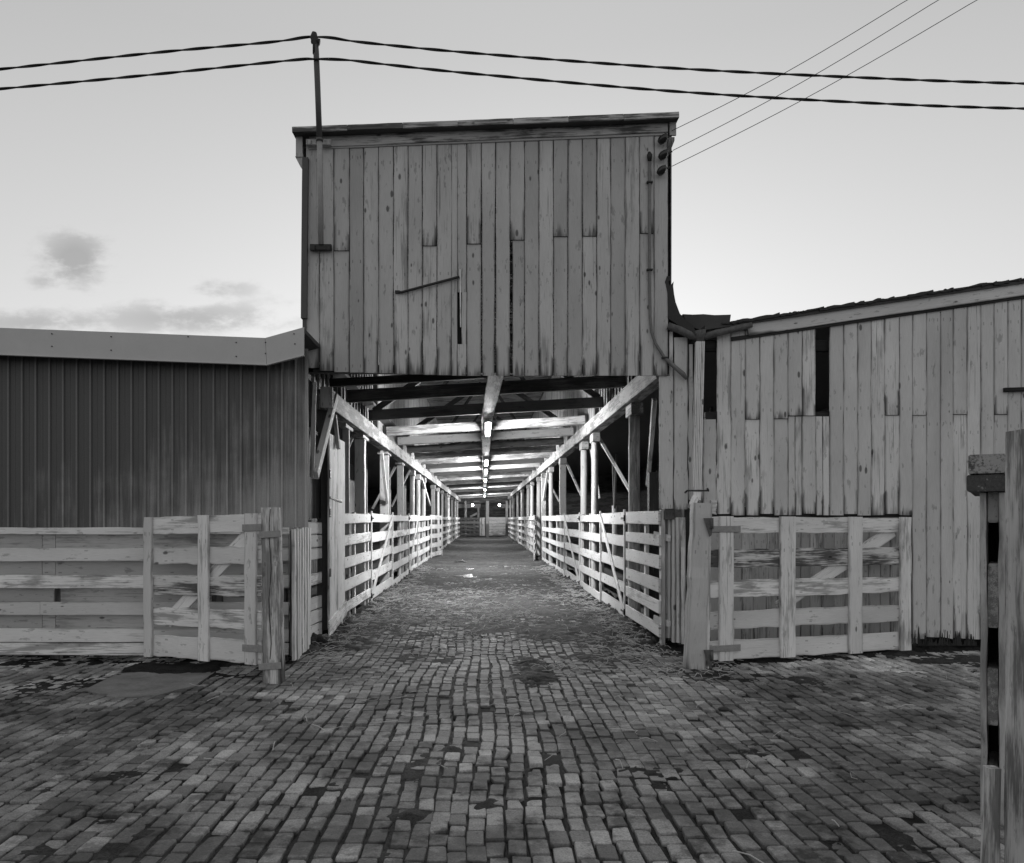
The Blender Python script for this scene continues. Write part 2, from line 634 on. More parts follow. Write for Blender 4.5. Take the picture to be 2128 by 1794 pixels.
def dirt_height(x, y):
    """dirt above (+) or below (-) the tops of the bricks, and its tone: dryness, less shade painted under the fences"""
    n1, n2, n3 = fbm(x * .8, y * .8, 4, 1), fbm(x * 5, y * 5, 3, 2), fbm(x * 15, y * 15, 3, 5)
    h = -.018 + .016 * np.clip((n1 - .66) / .12, -.3, 1) + .012 * (n2 - .5) + .020 * (n3 - .5)
    d = .06 + .35 * np.clip((n1 - .5) * 3, 0, 1) + .15 * (n2 - .5)
    for (bx, by, rx, ry, bh) in BLOBS:
        q = ((x - bx) / rx) ** 2 + ((y - by) / ry) ** 2
        q = q * (.45 + 1.1 * n2) + .8 * (n3 - .5)
        gq = np.exp(-q)
        h = h + (bh * .75 + .006) * gq * (.25 + 1.5 * n3)
        d = d - .25 * gq * (bh > .03) + .10 * gq * (n2 - .3)
    alley = np.clip((y - 8.6) / 3.4, 0, 1) * np.clip((2.9 - np.abs(x)) / .6, 0, 1)
    walls = np.minimum(x + 2.2, 2.3 - x)
    edge = np.exp(-np.clip(walls, 0, 9) / .28) * np.clip((y - 10.2) / .8, 0, 1)
    h = h + alley * (.028 + .05 * (n1 - .5) + .03 * (n2 - .5) + .02 * (n3 - .5)) + edge * (.08 + .14 * (n2 - .5) + .07 * (n3 - .5))
    d = d + alley * (.45 + .6 * (n1 - .5) + .5 * (n2 - .5)) - edge * .3
    under = np.clip((y - 9.30) / .25, 0, 1) * np.clip((-2.25 - x) / .2, 0, 1) + np.clip((y - (9.15 + .30 * (x - 2.4))) / .25, 0, 1) * np.clip((x - 2.45) / .2, 0, 1)
    under = np.clip(under, 0, 1)
    h = h + under * (.022 + .05 * (n2 - .5) + .03 * (n3 - .5))
    d = d * (1 - under)  # contact shade below fences and gate put into the dirt colour
    return h, np.clip(d, 0, 1)


def grid_mesh(name, xs, ys, mat):
    X, Y = np.meshgrid(xs, ys)
    h, d = dirt_height(X, Y)
    Z = gz(X, Y) + h
    sl = in_poly(X, Y, SLAB_W)
    q = fbm(X * 6, Y * 6, 4, 11)
    Z = np.where(sl, gz(X, Y) - .028 + .045 * (q - .35) + .05 * np.clip((Y - 8.75) / .5, 0, 1), Z)
    co = np.stack([X, Y, Z], -1).reshape(-1, 3)
    nx, ny = len(xs), len(ys)
    i = (np.arange(ny - 1)[:, None] * nx + np.arange(nx - 1)[None, :]).ravel()
    fa = np.stack([i, i + 1, i + 1 + nx, i + nx], -1)
    me = bpy.data.meshes.new(name)
    me.vertices.add(len(co))
    me.vertices.foreach_set("co", co.astype(np.float32).ravel())
    me.loops.add(fa.size)
    me.loops.foreach_set("vertex_index", fa.ravel().astype(np.int32))
    me.polygons.add(len(fa))
    me.polygons.foreach_set("loop_start", (np.arange(len(fa)) * 4).astype(np.int32))
    me.polygons.foreach_set("use_smooth", np.ones(len(fa), bool))
    me.update(calc_edges=True)
    a = me.attributes.new("d", "FLOAT", "POINT")
    a.data.foreach_set("value", d.astype(np.float32).ravel())
    me.materials.append(mat)
    o = bpy.data.objects.new(name, me)
    o["kind"] = "structure"
    COL.objects.link(o)
    return o


grid_mesh("yard_dirt", np.arange(-9.5, 9.5, .032), np.arange(2.0, 12.2, .032), M["dirt"])
grid_mesh("alley_floor", np.arange(-2.7, 2.8, .05), np.concatenate([np.arange(12.17, 30, .06), np.arange(30, 86, .2)]), M["dirt"])

g = MB()
g.add([(-900, -300, -.12), (900, -300, -.12), (900, 1500, -.12), (-900, 1500, -.12)], [(0, 1, 2, 3)])
o = g.build("ground", M["plainground"])
o["kind"] = "structure"
g = MB()
for (x0, x1) in ((-14, -2.65), (2.75, 14)):
    g.add([(x0, 12.1, .0), (x1, 12.1, .0), (x1, 86, .42), (x0, 86, .42)], [(0, 1, 2, 3)])
g.add([(-14, 9.5, -.03), (14, 9.5, -.03), (14, 12.1, -.03), (-14, 12.1, -.03)], [(0, 1, 2, 3)])
o = g.build("pen_floor", M["plainground"])
o["kind"] = "structure"


def pave():
    vs, fs, rs = [], [], []
    pitch = .114
    n = 0
    for ci in range(int(-9.2 / pitch), int(9.2 / pitch)):
        xc = ci * pitch
        y = 2.3 + random.uniform(0, .2)
        ymax = 30.0 if -2.25 < xc < 2.35 else 11.0
        while y < ymax:
            L = random.choice((.19, .185, .195, .18, .19, .185, .11, .15)) * random.uniform(.95, 1.05)
            yc = y + L / 2
            y += L + random.uniform(.010, .019)
            if abs(xc) > .78 * yc + 1.6:
                continue
            n1 = float(fbm(xc * .8, yc * .5, 2, 8)) - .5
            x = xc + .16 * n1 + random.gauss(0, .0025)
            if in_poly(np.array([x]), np.array([yc]), SLAB_W)[0]:
                continue
            if random.random() < .006:
                continue
            w2, l2 = (.0985 + random.uniform(-.008, .005)) / 2, L / 2
            z = float(gz(x, yc)) + random.gauss(0, .0040) - (.018 if random.random() < .02 else 0)
            tx, ty = random.gauss(0, .018), random.gauss(0, .014)
            rot = random.gauss(0, .022)
            cr, sr = math.cos(rot), math.sin(rot)
            base = n
            dr = [(random.gauss(0, .0028), random.gauss(0, .0034)) for _ in range(8)]
            chip = random.randrange(8) if random.random() < .22 else -1
            cs = random.uniform(.62, .85)
            # eight-sided outline with worn corners: top ring, shoulder ring, foot ring
            oct_ = [(-w2 + .009, -l2), (w2 - .009, -l2), (w2, -l2 + .009), (w2, l2 - .009), (w2 - .009, l2), (-w2 + .009, l2),
                    (-w2, l2 - .009), (-w2, -l2 + .009)]
            for (k, dz) in ((.91, .0), (.975, -.003), (1.0, -.010), (1.0, -.06)):
                for i, (a, b) in enumerate(oct_):
                    a, b = (a + dr[i][0]), (b + dr[i][1])
                    if chip >= 0 and i in (chip, (chip + 1) % 8):
                        a, b = a * cs, b * (cs * .5 + .5)
                    ins = (1 - k) * .05
                    a2 = a * k if k == 1 else a - math.copysign(min(abs(a), ins), a)
                    b2 = b * k if k == 1 else b - math.copysign(min(abs(b), ins), b)
                    vs.append((x + a2 * cr - b2 * sr, yc + a2 * sr + b2 * cr, z + dz + a2 * tx + b2 * ty))
            fs.append(tuple(range(base, base + 8)))
            for q in range(3):
                for i in range(8):
                    j = (i + 1) % 8
                    fs.append((base + q * 8 + i, base + q * 8 + 8 + i, base + q * 8 + 8 + j, base + q * 8 + j))
            rs += [min(1, max(0, random.gauss(.45, .22))) if random.random() > .03 else 1.15] * 32
            n += 32
    me = bpy.data.meshes.new("brick_paving")
    me.from_pydata(vs, [], fs)
    me.polygons.foreach_set("use_smooth", [False] * len(fs))
    a = me.attributes.new("r", "FLOAT", "POINT")
    a.data.foreach_set("value", np.array(rs, np.float32))
    me.materials.append(M["paver"])
    o = bpy.data.objects.new("brick_paving", me)
    o["kind"] = "structure"
    COL.objects.link(o)


pave()

g = MB()
g.prism([(x, y, -.055 + float(gz(x, y))) for (x, y) in SLAB_W], (0, 0, .057))
o = g.build("concrete_paving", M["concrete"])
o["kind"] = "structure"

g = MB()
for (px, py, rx, ry) in ((966, 1203, .26, .7), (975, 1189, .14, .4), (958, 1173, .2, .9), (1004, 1206, .2, .25)):
    Yb = EYE * F / (py - CY)
    xb = (px - CX) / F * Yb
    ring = []
    for i in range(28):
        a = 2 * math.pi * i / 28
        q = 1 + .35 * math.sin(3 * a + px) + .2 * math.sin(7 * a)
        ring.append((xb + rx * q * math.cos(a), Yb + ry * q * math.sin(a), .018 + .006 * (Yb - 12)))
    g.add(ring, [tuple(range(28))])
o = g.build("water", M["water"])
o["kind"] = "structure"

# ------------------------------------------------------------------ the tall barn over the alley
X, Yv, Z = Vector((1, 0, 0)), Vector((0, 1, 0)), Vector((0, 0, 1))
YF = 10.5
YEND = 78.0
LX, RX = -2.15, 2.25           # inner faces of the two wall plates


def zl(Y):                      # underside of the tie beams, left and right
    return 3.58 + rise(Y)


def zr(Y):
    return 3.83 + rise(Y)


barn = thing("cattle_barn", "tall narrow plank barn over the lit alley with a slightly sloping flat roof", "barn", (0, YF, 0))

# front wall, board by board
seams = [636, 664, 694, 726, 756, 787, 818, 848, 878, 908, 939, 970, 1000, 1030, 1060, 1090, 1120, 1150, 1180, 1210, 1240, 1269, 1299, 1329, 1359, 1388]
joint = {1060: 499, 1150: 492, 1210: 491, 970: 507, 694: 521, 878: 511, 1329: 485}
bot = {636: 765, 664: 771}
g = MB()
for a, b in zip(seams[:-1], seams[1:]):
    wpx = b - a - 1.3
    mid = (a + b) / 2
    top = 300 - (mid - 640) * .0375
    yb = bot.get(a, 772 + min(9, max(0, (mid - 664) * .03)))
    W = wpx / F * YF
    dY = random.uniform(-.004, .004)
    if a in joint:
        yj = joint[a]
        g.board(at(mid, yj, YF + dY - .012), at(mid, top, YF + dY - .004), X, W, .025, 10, .0025)
        off = 5 if a == 1060 else 0
        g.board(at(mid + off / 2, yb, YF + .008), at(mid + off / 2, yj + 2, YF + .008), X, W - off / F * YF, .025, 8, .003)
    elif a == 939:       # cracked board: a long sliver is missing from its right half
        g.board(at(944.5, yb, YF + dY), at(944.5, top, YF + dY), X, 11.5 / F * YF, .025, 12, .002)
        for (y0, y1, m, ww) in ((608, top, 960, 18.5), (716, 608, 964.5, 10.5), (yb, 716, 960, 18.5)):
            g.board(at(m, y0, YF + dY), at(m, y1, YF + dY), X, ww / F * YF, .025, 6, .0015)
    else:
        w1 = W - (5 / F * YF if a in (1000,) else 0)
        g.board(at(mid, yb, YF + dY), at(mid, top, YF + dY), X, w1, .025, 14, .0028, w1=W)
front = g.build("front_wall", M["facade"], barn)

# inner layer: header, nailers, and a black panel added to keep the slit dark
g = MB()
g.board(at(636, 768, YF + .09), at(1388, 770, YF + .09), Z, .10, .12)
g.board(at(640, 560, YF + .09), at(1386, 560, YF + .09), Z, .09, .10)
g.board(at(640, 320, YF + .09), at(1386, 300, YF + .09), Z, .09, .10)
for px in (646, 1380):
    g.board(at(px, 775, YF + .09), at(px, 300, YF + .09), X, .09, .12)
g.board(at(957, 730, YF + .07), at(957, 590, YF + .07), X, .2, .02)
g.build("framing", M["black"], barn)

# fascia under the roof edge
g = MB()
g.board(at(643, 296, YF - .035), at(1387, 265, YF - .035), Z, .135, .03, 12, .004, r=.55)
g.board(at(643, 309, YF - .022), at(1387, 279, YF - .022), Z, .03, .02, 12, .002, r=.05)
g.build("fascia", M["trim"], barn)
g = MB()
for (pa, pb) in (((622, 285), (622, 327)), ((1398, 252), (1398, 282))):
    a, b = at(pa[0], pa[1], YF - .05), at(pb[0], pb[1], YF - .05)
    g.board(b, a, X, .085, .03, 1)
    g.build("eave_end_board", M["trim"], barn)
    g = MB()
g.prism([at(613, 325, YF - .05), at(629, 325, YF - .05), at(629, 350, YF - .05)], (0, .3, 0))
g.build("eave_bracket", M["trim"], barn)
g = MB()
g.prism([at(1389, 285, YF - .05), at(1402, 285, YF - .05), at(1402, 292, YF - .05), at(1389, 325, YF - .05)], (0, .3, 0))
g.build("eave_bracket", M["trim"], barn)

# roof slab, with its pale worn edge, running the whole length
g = MB()
YR = YF - .17
tl, tr = at(608, 266, YR), at(1411, 235, YR)
th = Vector((0, 0, -.062))
sl_ = Vector((0, YEND + 1 - YR, .40))
g.add([tl, tr, tr + th, tl + th, tl + sl_, tr + sl_, tr + th + sl_, tl + th + sl_],
      [(0, 1, 2, 3), (0, 4, 5, 1), (3, 2, 6, 7), (0, 3, 7, 4), (1, 5, 6, 2), (4, 7, 6, 5)])
roof = g.build("roof", M["roofing"], barn)
g = MB()
for k in range(7):
    q0, q1 = k / 7, (k + 1) / 7 - .001
    a, b = tl.lerp(tr, q0), tl.lerp(tr, q1)
    g.board(a + Vector((0, -.016, -.034)), b + Vector((0, -.016, -.034)), Z, .072, .03, 4, .002)
g.build("roof_edging", M["trim"], roof)
# purlins under the roof
g = MB()
Yp = YF + 1.2
while Yp < YEND:
    q = (Yp - YR) / sl_.y
    a, b = tl.lerp(tr, .03) + sl_ * q + th, tl.lerp(tr, .97) + sl_ * q + th
    g.board(a - Vector((0, 0, .05)), b - Vector((0, 0, .05)), Z, .09, .05, 1, 0, .003)
    Yp += .55
pur = g.build("roof_purlins", M["beam"], barn)

# clerestory side walls: first bays dark boards and pale laths, then whitewashed boards with gaps
for side in (-1, 1):
    x = -2.29 if side < 0 else 2.385
    gd, gl = MB(), MB()
    Yp = YF + .12
    k = 0
    while Yp < YEND:
        zb = (3.5 if side < 0 else 3.75) + rise(Yp)
        zt = 6.52 + (.14 if side > 0 else 0) + .006 * (Yp - YR)
        if Yp < 16.4:
            
            gl.board((x - side * .022, Yp + .30, zb), (x - side * .022, Yp + .30, zt), Yv, .07, .03)
            Yp += .335
        elif Yp < 16.8:
            gd.board((x - side * .05, Yp + .14, zb), (x - side * .05, Yp + .14, zt), Yv, .2, .14)
            gd.build("clerestory_post", M["raw"], barn)
            gd = MB()
            gd.board((x, (YF + 16.4) / 2, zb), (x, (YF + 16.4) / 2, zt), Yv, 16.2 - YF, .022)
            Yp += .42
        else:
            wv = random.choice((.19, .21, .17))
            m = gl
            m.board((x, Yp + wv / 2, zb), (x, Yp + wv / 2, zt), Yv, wv - .012, .022)
            Yp += wv
    gd.build("lath_backing", M["black"], barn)
    gl.build("side_wall", M["beam"], barn)
# outer sheathing so that no sky leaks between the boards
for side in (-1, 1):
    x = -2.33 if side < 0 else 2.425
    g = MB()
    zc = 5.05 if side < 0 else 5.27
    g.board((x, YF + .1, zc), (x, YEND, zc + .42), Z, 2.95, .02)
    g.build("outer_sheathing", M["raw"], barn)

# wall plates
for side, x, zz in ((-1, LX - .11, 3.57), (1, RX + .11, 3.83)):
    g = MB()
    Y0 = 11.75 if side < 0 else YF + .2
    while Y0 < YEND:
        Y1 = min(YEND, Y0 + random.uniform(5.0, 7.5))
        g.board((x, Y0, zz - .145 + rise(Y0)), (x, Y1 - .006, zz - .145 + rise(Y1)), Z, .28, .21, 8, .004, .008)
        Y0 = Y1
    g.build("wall_plate", M["beam"], barn)

# tie beams
ties = [11.6, 13.15, 15.55, 18.4, 20.8, 23.3]
while ties[-1] < YEND - 3:
    ties.append(ties[-1] + 2.5)
for i, Yt in enumerate(ties):
    g = MB()
    h = .11 if i == 0 else .2
    g.board((LX - .03, Yt, zl(Yt) + h / 2 + .003), (RX + .03, Yt, zr(Yt) + h / 2 + .003), Z, h, .09, 6, .004, .006)
    g.build("tie_beam", M["black"] if i == 0 else M["raw"] if i in (1, 2, 5, 8, 10, 13, 15, 18) else M["beam"], barn)  # darker timber on some beams stands in for shade between the lamps
# slanting struts from some tie beams up towards the roof
for Yt in (15.55, 20.8, 28.3, 35.8, 43.3):
    for side in (-1, 1):
        g = MB()
        xe = LX + .05 if side < 0 else RX - .05
        zb = (zl(Yt) if side < 0 else zr(Yt)) + .2
        g.board((xe, Yt + .1, zb), (xe - side * 1.75, Yt + .1, zb + 1.2), Yv, .08, .12, 3, .003)
        g.build("strut", M["raw"], barn)
        g = MB()
        g.board((xe - side * 1.0, Yt + .1, 5.0 + rise(Yt)), (xe - side * 2.0, Yt + .1, 6.45 + rise(Yt)), Yv, .06, .1, 2, .003)
        g.build("strut", M["raw"], barn)

# central plank under the tie beams
g = MB()
pts = [(.17, YF + .55), (.07, 15.7), (.06, 30), (.06, 45), (.06, 60), (.06, 76)]
for (x0, y0), (x1, y1) in zip(pts[:-1], pts[1:]):
    g.board((x0, y0, (zl(y0) + zr(y0)) / 2 - .024), (x1, y1 - .005, (zl(y1) + zr(y1)) / 2 - .024), X, .22, .035, 8, .003)
g.build("centre_plank", M["beam"], barn)

# posts with their bolster blocks
LPOST = [(13.75, .11, 0), (15.5, .19, 0), (19.4, .21, 0), (23.0, .17, 0), (26.5, .16, 1), (29.0, .17, 1), (31.5, .17, 1), (38, .18, 0), (41.5, .16, 1), (45.5, .15, 1),
         (50, .16, 0), (54, .2, 1), (60, .16, 0), (66, .16, 1), (72, .16, 0)]
RPOST = [(13.1, .19, 1), (17.6, .15, 1), (19.6, .16, 1), (24.8, .19, 0), (29.1, .16, 1), (32.7, .18, 0), (36, .2, 1), (40.8, .17, 1), (44.5, .2, 1), (51.4, .2, 1),
         (58, .17, 1), (66, .18, 0), (73, .17, 1)]
for side, lst in ((-1, LPOST), (1, RPOST)):
    for k, (Yp, wd, rnd) in enumerate(lst):
        zp = (3.57 if side < 0 else 3.83) - .285 + rise(Yp)
        has = not (side < 0 and k in (1,)) or True
        bh = .07 if side < 0 and Yp < 26 else .19
        x = (LX - .09 - wd / 2) if side < 0 else (RX + .07 + wd / 2)
        zt = zp - (bh if has else 0)
        g = MB()
        lean = random.uniform(-.02, .02)
        if rnd:
            n = 14
            g.tube([(x + lean * (i / n) + random.uniform(-.004, .004), Yp + random.uniform(-.004, .004), -.1 + rise(Yp) + (zt + .1 - rise(Yp)) * i / n)
                    for i in range(n + 1)],
                   [wd / 2 * (1.06 - .12 * i / n) for i in range(n + 1)], 14, .025)
        else:
            g.board((x, Yp, -.1 + rise(Yp)), (x + lean, Yp, zt), X, wd, wd * .95, 10, .004, .01)
        p = g.build("post", M["alley_post"], barn)
        g = MB()
        L = .75 if bh < .1 else .5
        g.board((x + lean, Yp - L / 2, zp - bh / 2 + .002), (x + lean, Yp + L / 2, zp - bh / 2 + .002), Z, bh - .006, wd * (1.15 if side < 0 else 1.0), 3, .004, .01)
        g.build("bolster", M["beam"], p)
# knee braces
for (p, q, wd) in (((LX - .02, 11.95, 3.50), (LX - .06, 10.72, 2.28), .13),
                   ((LX - .3, 15.3, 3.25), (LX - .9, 15.6, 1.9), .09), ((LX - .12, 18.2, 3.2), (LX - .12, 19.25, 2.1), .1),
                   ((LX - .35, 23.2, 3.2), (LX - 1.0, 23.2, 2.0), .1), ((LX - .12, 30, 3.2), (LX - .12, 34.5, 2.3), .12), ((LX - .2, 26.2, 3.3), (LX - .8, 26.2, 2.1), .1),
                   ((RX + .30, 12.2, 3.5), (RX + .36, 13.0, 2.25), .10), ((RX + .25, 17.8, 3.5), (RX + .95, 17.8, 2.3), .1),
                   ((RX + .3, 19.5, 3.45), (RX + .5, 19.5, 2.2), .1), ((RX + .25, 25, 3.5), (RX + .75, 25, 2.4), .1), ((RX + .15, 30.6, 3.5), (RX + .15, 33, 2.3), .12),
                   ((RX + .22, 33, 3.5), (RX + .8, 33, 2.4), .1)):
    g = MB()
    a, b = Vector(p), Vector(q)
    a.z += rise(a.y)
    b.z += rise(b.y)
    g.board(b, a, X, wd * .6, wd, 4, .004)
    g.build("brace", M["fence"], barn)

# jambs and the dark boards round the left of the opening
g = MB()
g.board((-2.33, 11.9, 0), (-2.33, 11.9, 3.3), X, .16, .1, 8, .004)
g.board((-2.36, 10.75, 1.75), (-2.36, 10.75, 3.5), X, .10, .1, 6, .004)
g.board((-2.37, 11.35, 1.72), (-2.37, 11.35, 2.95), Yv, .98, .03)
g.build("left_jamb", M["raw"], barn)
g = MB()
g.board((-2.23, 10.62, 2.25), (-2.19, 10.62, 3.48), X, .05, .05, 8, .006)
g.build("jamb_batten", M["beam"], barn)
g = MB()
g.board((-2.13, 11.1, 3.22), (-2.13, 11.1, 3.5), X, .17, .06, 2, .004)
g.build("jamb_batten", M["beam"], barn)
g = MB()
g.board((-2.14, 12.05, 2.75), (-2.20, 12.1, 3.25), Yv, .1, .05, 2, .003)
g.build("jamb_batten", M["beam"], barn)
g = MB()
g.board((2.44, 10.78, 1.7), (2.44, 10.78, 3.8), X, .14, .14, 8, .004)
g.board((2.50, 12.05, 0), (2.50, 12.05, 2.4), X, .15, .15, 6, .004)
g.build("right_jamb", M["raw"], barn)

# left corner: dark metal corner pipe
g = MB()
g.board(at(632.5, 663, YF - .03), at(635.5, 330, YF - .03), X, .075, .09, 6, .001)
g.board(at(633, 690, YF - .02), at(633, 660, YF - .02), X, .045, .05, 1)
g.build("corner_pipe", M["darkmetal"], barn)

# far end of the alley
g = MB()
ye = YEND
zr_ = rise(ye)
g.board((-3.0, ye, 3.55 + zr_), (3.2, ye, 3.6 + zr_), Z, .75, .2, 4)
g.board((-3.0, ye + .5, 4.9 + zr_), (3.2, ye + .5, 5 + zr_), Z, 3.5, .1, 2)
g.build("end_lintel", M["raw"], barn)
for px in (968, 1013, 1053):
    g = MB()
    x = (px - CX) / F * ye
    g.board((x, ye - .2, zr_ - .1), (x, ye - .2, 3.4 + zr_), X, .3 if px == 1013 else .22, .22, 4, .005)
    g.build("end_post", M["beam"], barn)
g = MB()
g.board((-3.4, ye + 4, 1.9 + zr_), (3.6, ye + 4, 1.9 + zr_), Z, 3.8, .06)
for k in range(14):
    g.board((-3.4, ye + 3.9, .2 + k * .26 + zr_), (3.6, ye + 3.9, .2 + k * .26 + zr_), Z, .2, .03, 3, .004)
g.build("end_wall", M["raw"], barn)
g = MB()
g.board((-2.6, ye + 1.5, 2.95 + zr_), (-.3, ye + 1.5, 2.95 + zr_), Z, .42, .05, 3)
g.board((1.5, ye + 1.5, 2.95 + zr_), (3.0, ye + 1.5, 2.95 + zr_), Z, .42, .05, 3)
g.board((-.5, ye + 1.2, 1.4 + zr_), (-.5, ye + 1.2, 2.9 + zr_), X, .2, .1)
g.board((-1.3, ye + 1.2, 1.9 + zr_), (-.5, ye + 1.2, 2.3 + zr_), Z, .2, .1)
g.build("end_panel", M["beam"], barn)

# ------------------------------------------------------------------ lamps in the alley
names = ["nearest", "second", "third", "fourth", "fifth", "sixth and farthest"]
for i, (Yl, L) in enumerate(((15.75, 2.3), (25.95, 2.3), (30.95, 2.3), (38.45, 2.3), (50.95, 2.3), (65.95, 2.3))):
    zc = (zl(Yl) + zr(Yl)) / 2 - .13
    sl = .006 * L
    t = thing("strip_light", "lit fluorescent strip light under the centre plank, %s of the row" % names[i], "strip light", (.09, Yl + L / 2, zc), "strip lights along the alley")
    g = MB()
    g.board((.09, Yl, zc + .025), (.09, Yl + L, zc + .025 + sl), X, .13, .05)
    h = g.build("housing", M["galv"], t)
    for q in (.12, .88):
        g = MB()
        g.tube([(.09, Yl + L * q, zc + .045), (.09, Yl + L * q, zc + .095)], .01, 6)
        g.build("hanger", M["iron"], t)
    for dx in (-.03, .03):
        g = MB()
        g.tube([(.09 + dx, Yl + .03, zc - .028), (.09 + dx, Yl + L - .03, zc - .028 + sl)], .019, 10)
        g.build("tube", M["tube"], t)
    for q in (.27, .73):
        lamp("tube_glow", (.09, Yl + L * q, zc - .06), 360.0, .03, t)
for (px, lab) in ((982, "bare bulb glowing at the far end, left of the centre post"), (1038, "bare bulb glowing at the far end, right of the centre post")):
    Yl = ye - 3.2
    p = at(px, 1050, Yl)
    t = thing("light_bulb", lab, "bulb", p, "bulbs at the end of the alley")
    g = MB()
    pts = [(p.x, p.y, p.z + .13 - .24 * i / 8) for i in range(9)]
    g.tube(pts, [.03, .035, .06, .09, .105, .1, .08, .05, .015], 14)
    g.build("globe", M["bulb"], t)
    lamp("bulb_glow", (p.x, p.y, p.z - .17), 90.0, .04, t)
    g = MB()
    g.tube([(p.x, p.y, p.z + .12), (p.x, p.y, p.z + .25)], .035, 10)
    g.build("socket", M["iron"], t)

# ------------------------------------------------------------------ left shed, ribbed dark cladding
shed = thing("clad_shed", "low shed with dark ribbed metal cladding and a pale fascia, left of the alley", "shed", (-2.11, 9.85, 0))
YS = 9.85
ztop, zbot = 3.75, 1.604
g = MB()
prof = []
x = -11.0
while x < -2.16:
    prof += [(x, 0), (x + .012, -.024), (x + .03, -.024), (x + .042, 0), (x + .085, 0), (x + .09, -.005), (x + .10, -.005), (x + .105, 0)]
    x += .1645
prof += [(-2.16, 0), (-2.15, -.02), (-2.115, -.02), (-2.11, .0)]
vs = [(a, YS + b, zbot) for a, b in prof] + [(a, YS + b, ztop) for a, b in prof]
n = len(prof)
g.add(vs, [(i, i + 1, i + 1 + n, i + n) for i in range(n - 1)])
g.r = [1.0 if i % n % 8 in (1, 2) else 0.0 for i in range(2 * n)]  # flags the crests for their painted highlight
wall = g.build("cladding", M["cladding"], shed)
sol = wall.modifiers.new("thickness", "SOLIDIFY")
sol.thickness = .002
YFa = 9.6
g = MB()
q0, q1 = at(-1000, 643, YFa), at(-1000, 698, YFa)
A = [at(-1000, 643, YFa), at(551, 702.5, YFa), at(632, 680, YFa)]
B = [at(-1000, 698, YFa), at(554, 758, YFa), at(632, 738, YFa)]
tb = Vector((0, .012, 0))
g.prism([A[0], A[1], B[1], B[0]], tb, .5)
g.prism([A[1] + Vector((.004, -.003, 0)), A[2], B[2], B[1] + Vector((.004, -.003, 0))], tb, .6)
fa = g.build("fascia", M["trimmetal"], shed)
g = MB()
for a, b in ((B[0], B[1]), (B[1], B[2])):
    g.board(a + Vector((0, .01, -.004)), b + Vector((0, .01, -.004)), Yv, .05, .012, 1, 0, .002)
g.build("drip_edge", M["trimmetal"], fa)
g = MB()
for px, py in ((108, 694), (108, 720), (231, 700), (231, 728), (391, 700), (491, 712), (491, 741), (552, 712), (552, 735), (611, 694), (613, 715)):
    p = at(px, py, YFa - .003)
    g.tube([p, p + Vector((0, -.006, 0))], .008, 6)
g.build("rivet", M["iron"], fa)
g = MB()
back = Vector((0, 72, .43))
dn = Vector((0, 0, -.05))
up = Vector((0, .01, -.01))
for a, b in ((A[0], A[1]), (A[1], A[2])):
    a, b = a + up, b + up
    g.add([a, b, b + dn, a + dn, a + back, b + back, b + dn + back, a + dn + back],
          [(0, 1, 2, 3), (0, 4, 5, 1), (3, 2, 6, 7), (0, 3, 7, 4), (1, 5, 6, 2), (4, 7, 6, 5)])
g.build("roof", M["roofing"], shed)
g = MB()
g.board((-11.0, YS + .1, 2.6), (-11.0, 80, 3.0), Z, 2.9, .05)
g.board((-11.0, YS + .1, .8), (-11.0, 80, 1.1), Z, 1.7, .05)
g.build("side_wall", M["raw"], shed)
g = MB()
for k in range(60):
    yk = 12.0 + k * .3
    g.board((-4.6, yk, 0), (-4.6, yk, 3.7), Yv, .28, .03, 2, .003)
g.build("inner_wall", M["raw"], shed)
g = MB()
g.board((-11.1, 62, 2.3), (-2.4, 62, 2.3), Z, 5.4, .05)
g.build("cross_wall", M["raw"], shed)
g = MB()
for yk in (14, 19, 24, 30, 36, 44):
    g.board((-3.5, yk, 0), (-3.5, yk, 3.7), X, .17, .17, 4, .004)
g.build("inner_posts", M["beam"], shed)

# ------------------------------------------------------------------ right barn wing
wing = thing("plank_barn", "wide barn of weathered vertical planks with a roof rising to the right", "barn", (4.5, 10.6, 0))
YW = 10.54


def ftop(px):
    return 666 - .148 * (px - 1560)


def fbotm(px):
    return 699 - .146 * (px - 1551)


sm = [352, 432, 513, 595, 675, 755, 835, 912, 990, 1070, 1150, 1226, 1303, 1385, 1460, 1538, 1618, 1690, 1768, 1845, 1922, 1998, 2075]
sm = [1360 + s / 2.725 for s in sm]
while sm[-1] < 2900:
    sm.append(sm[-1] + 28.4 + random.uniform(-1, 1))
jn = {2: 848, 4: 845, 5: 828, 6: 828, 7: 828, 12: 825, 14: 825, 17: 820, 20: 820, 24: 815, 27: 830}
g = MB()
gf = MB()
for i, (a, b) in enumerate(zip(sm[:-1], sm[1:])):
    mid, W = (a + b) / 2, (b - a - 1.2) / F * YW
    top = fbotm(mid) - 14
    low = 1069 + (2 if i % 3 else -1)
    long_ = a > 1885
    if long_:
        low = 1326
    dY = random.uniform(-.004, .004)
    seg = 14
    rg = .02 if long_ else .004
    if i in jn:
        yj = 560 + jn[i] / 2.725
        if i != 7:
            g.board(at(mid, yj, YW - .012), at(mid, top, YW - .006), X, W, .025, 8, .0035, r=(.98 if i == 6 else None))
        if i in (5, 7):      # narrow patched boards below
            for s in (-1, 1):
                g.board(at(mid + s * (b - a) / 4, low, YW + .01), at(mid + s * (b - a) / 4, yj + 2, YW + .01), X, W / 2 - .006, .025, 6, .003, rag=rg)
        else:
            g.board(at(mid, low, YW + .008), at(mid, yj + 1.5, YW + .008), X, W, .025, 8, .004, rag=rg)
    else:
        g.board(at(mid, low, YW + dY), at(mid, top, YW + dY), X, W, .025, seg, .004, rag=rg)
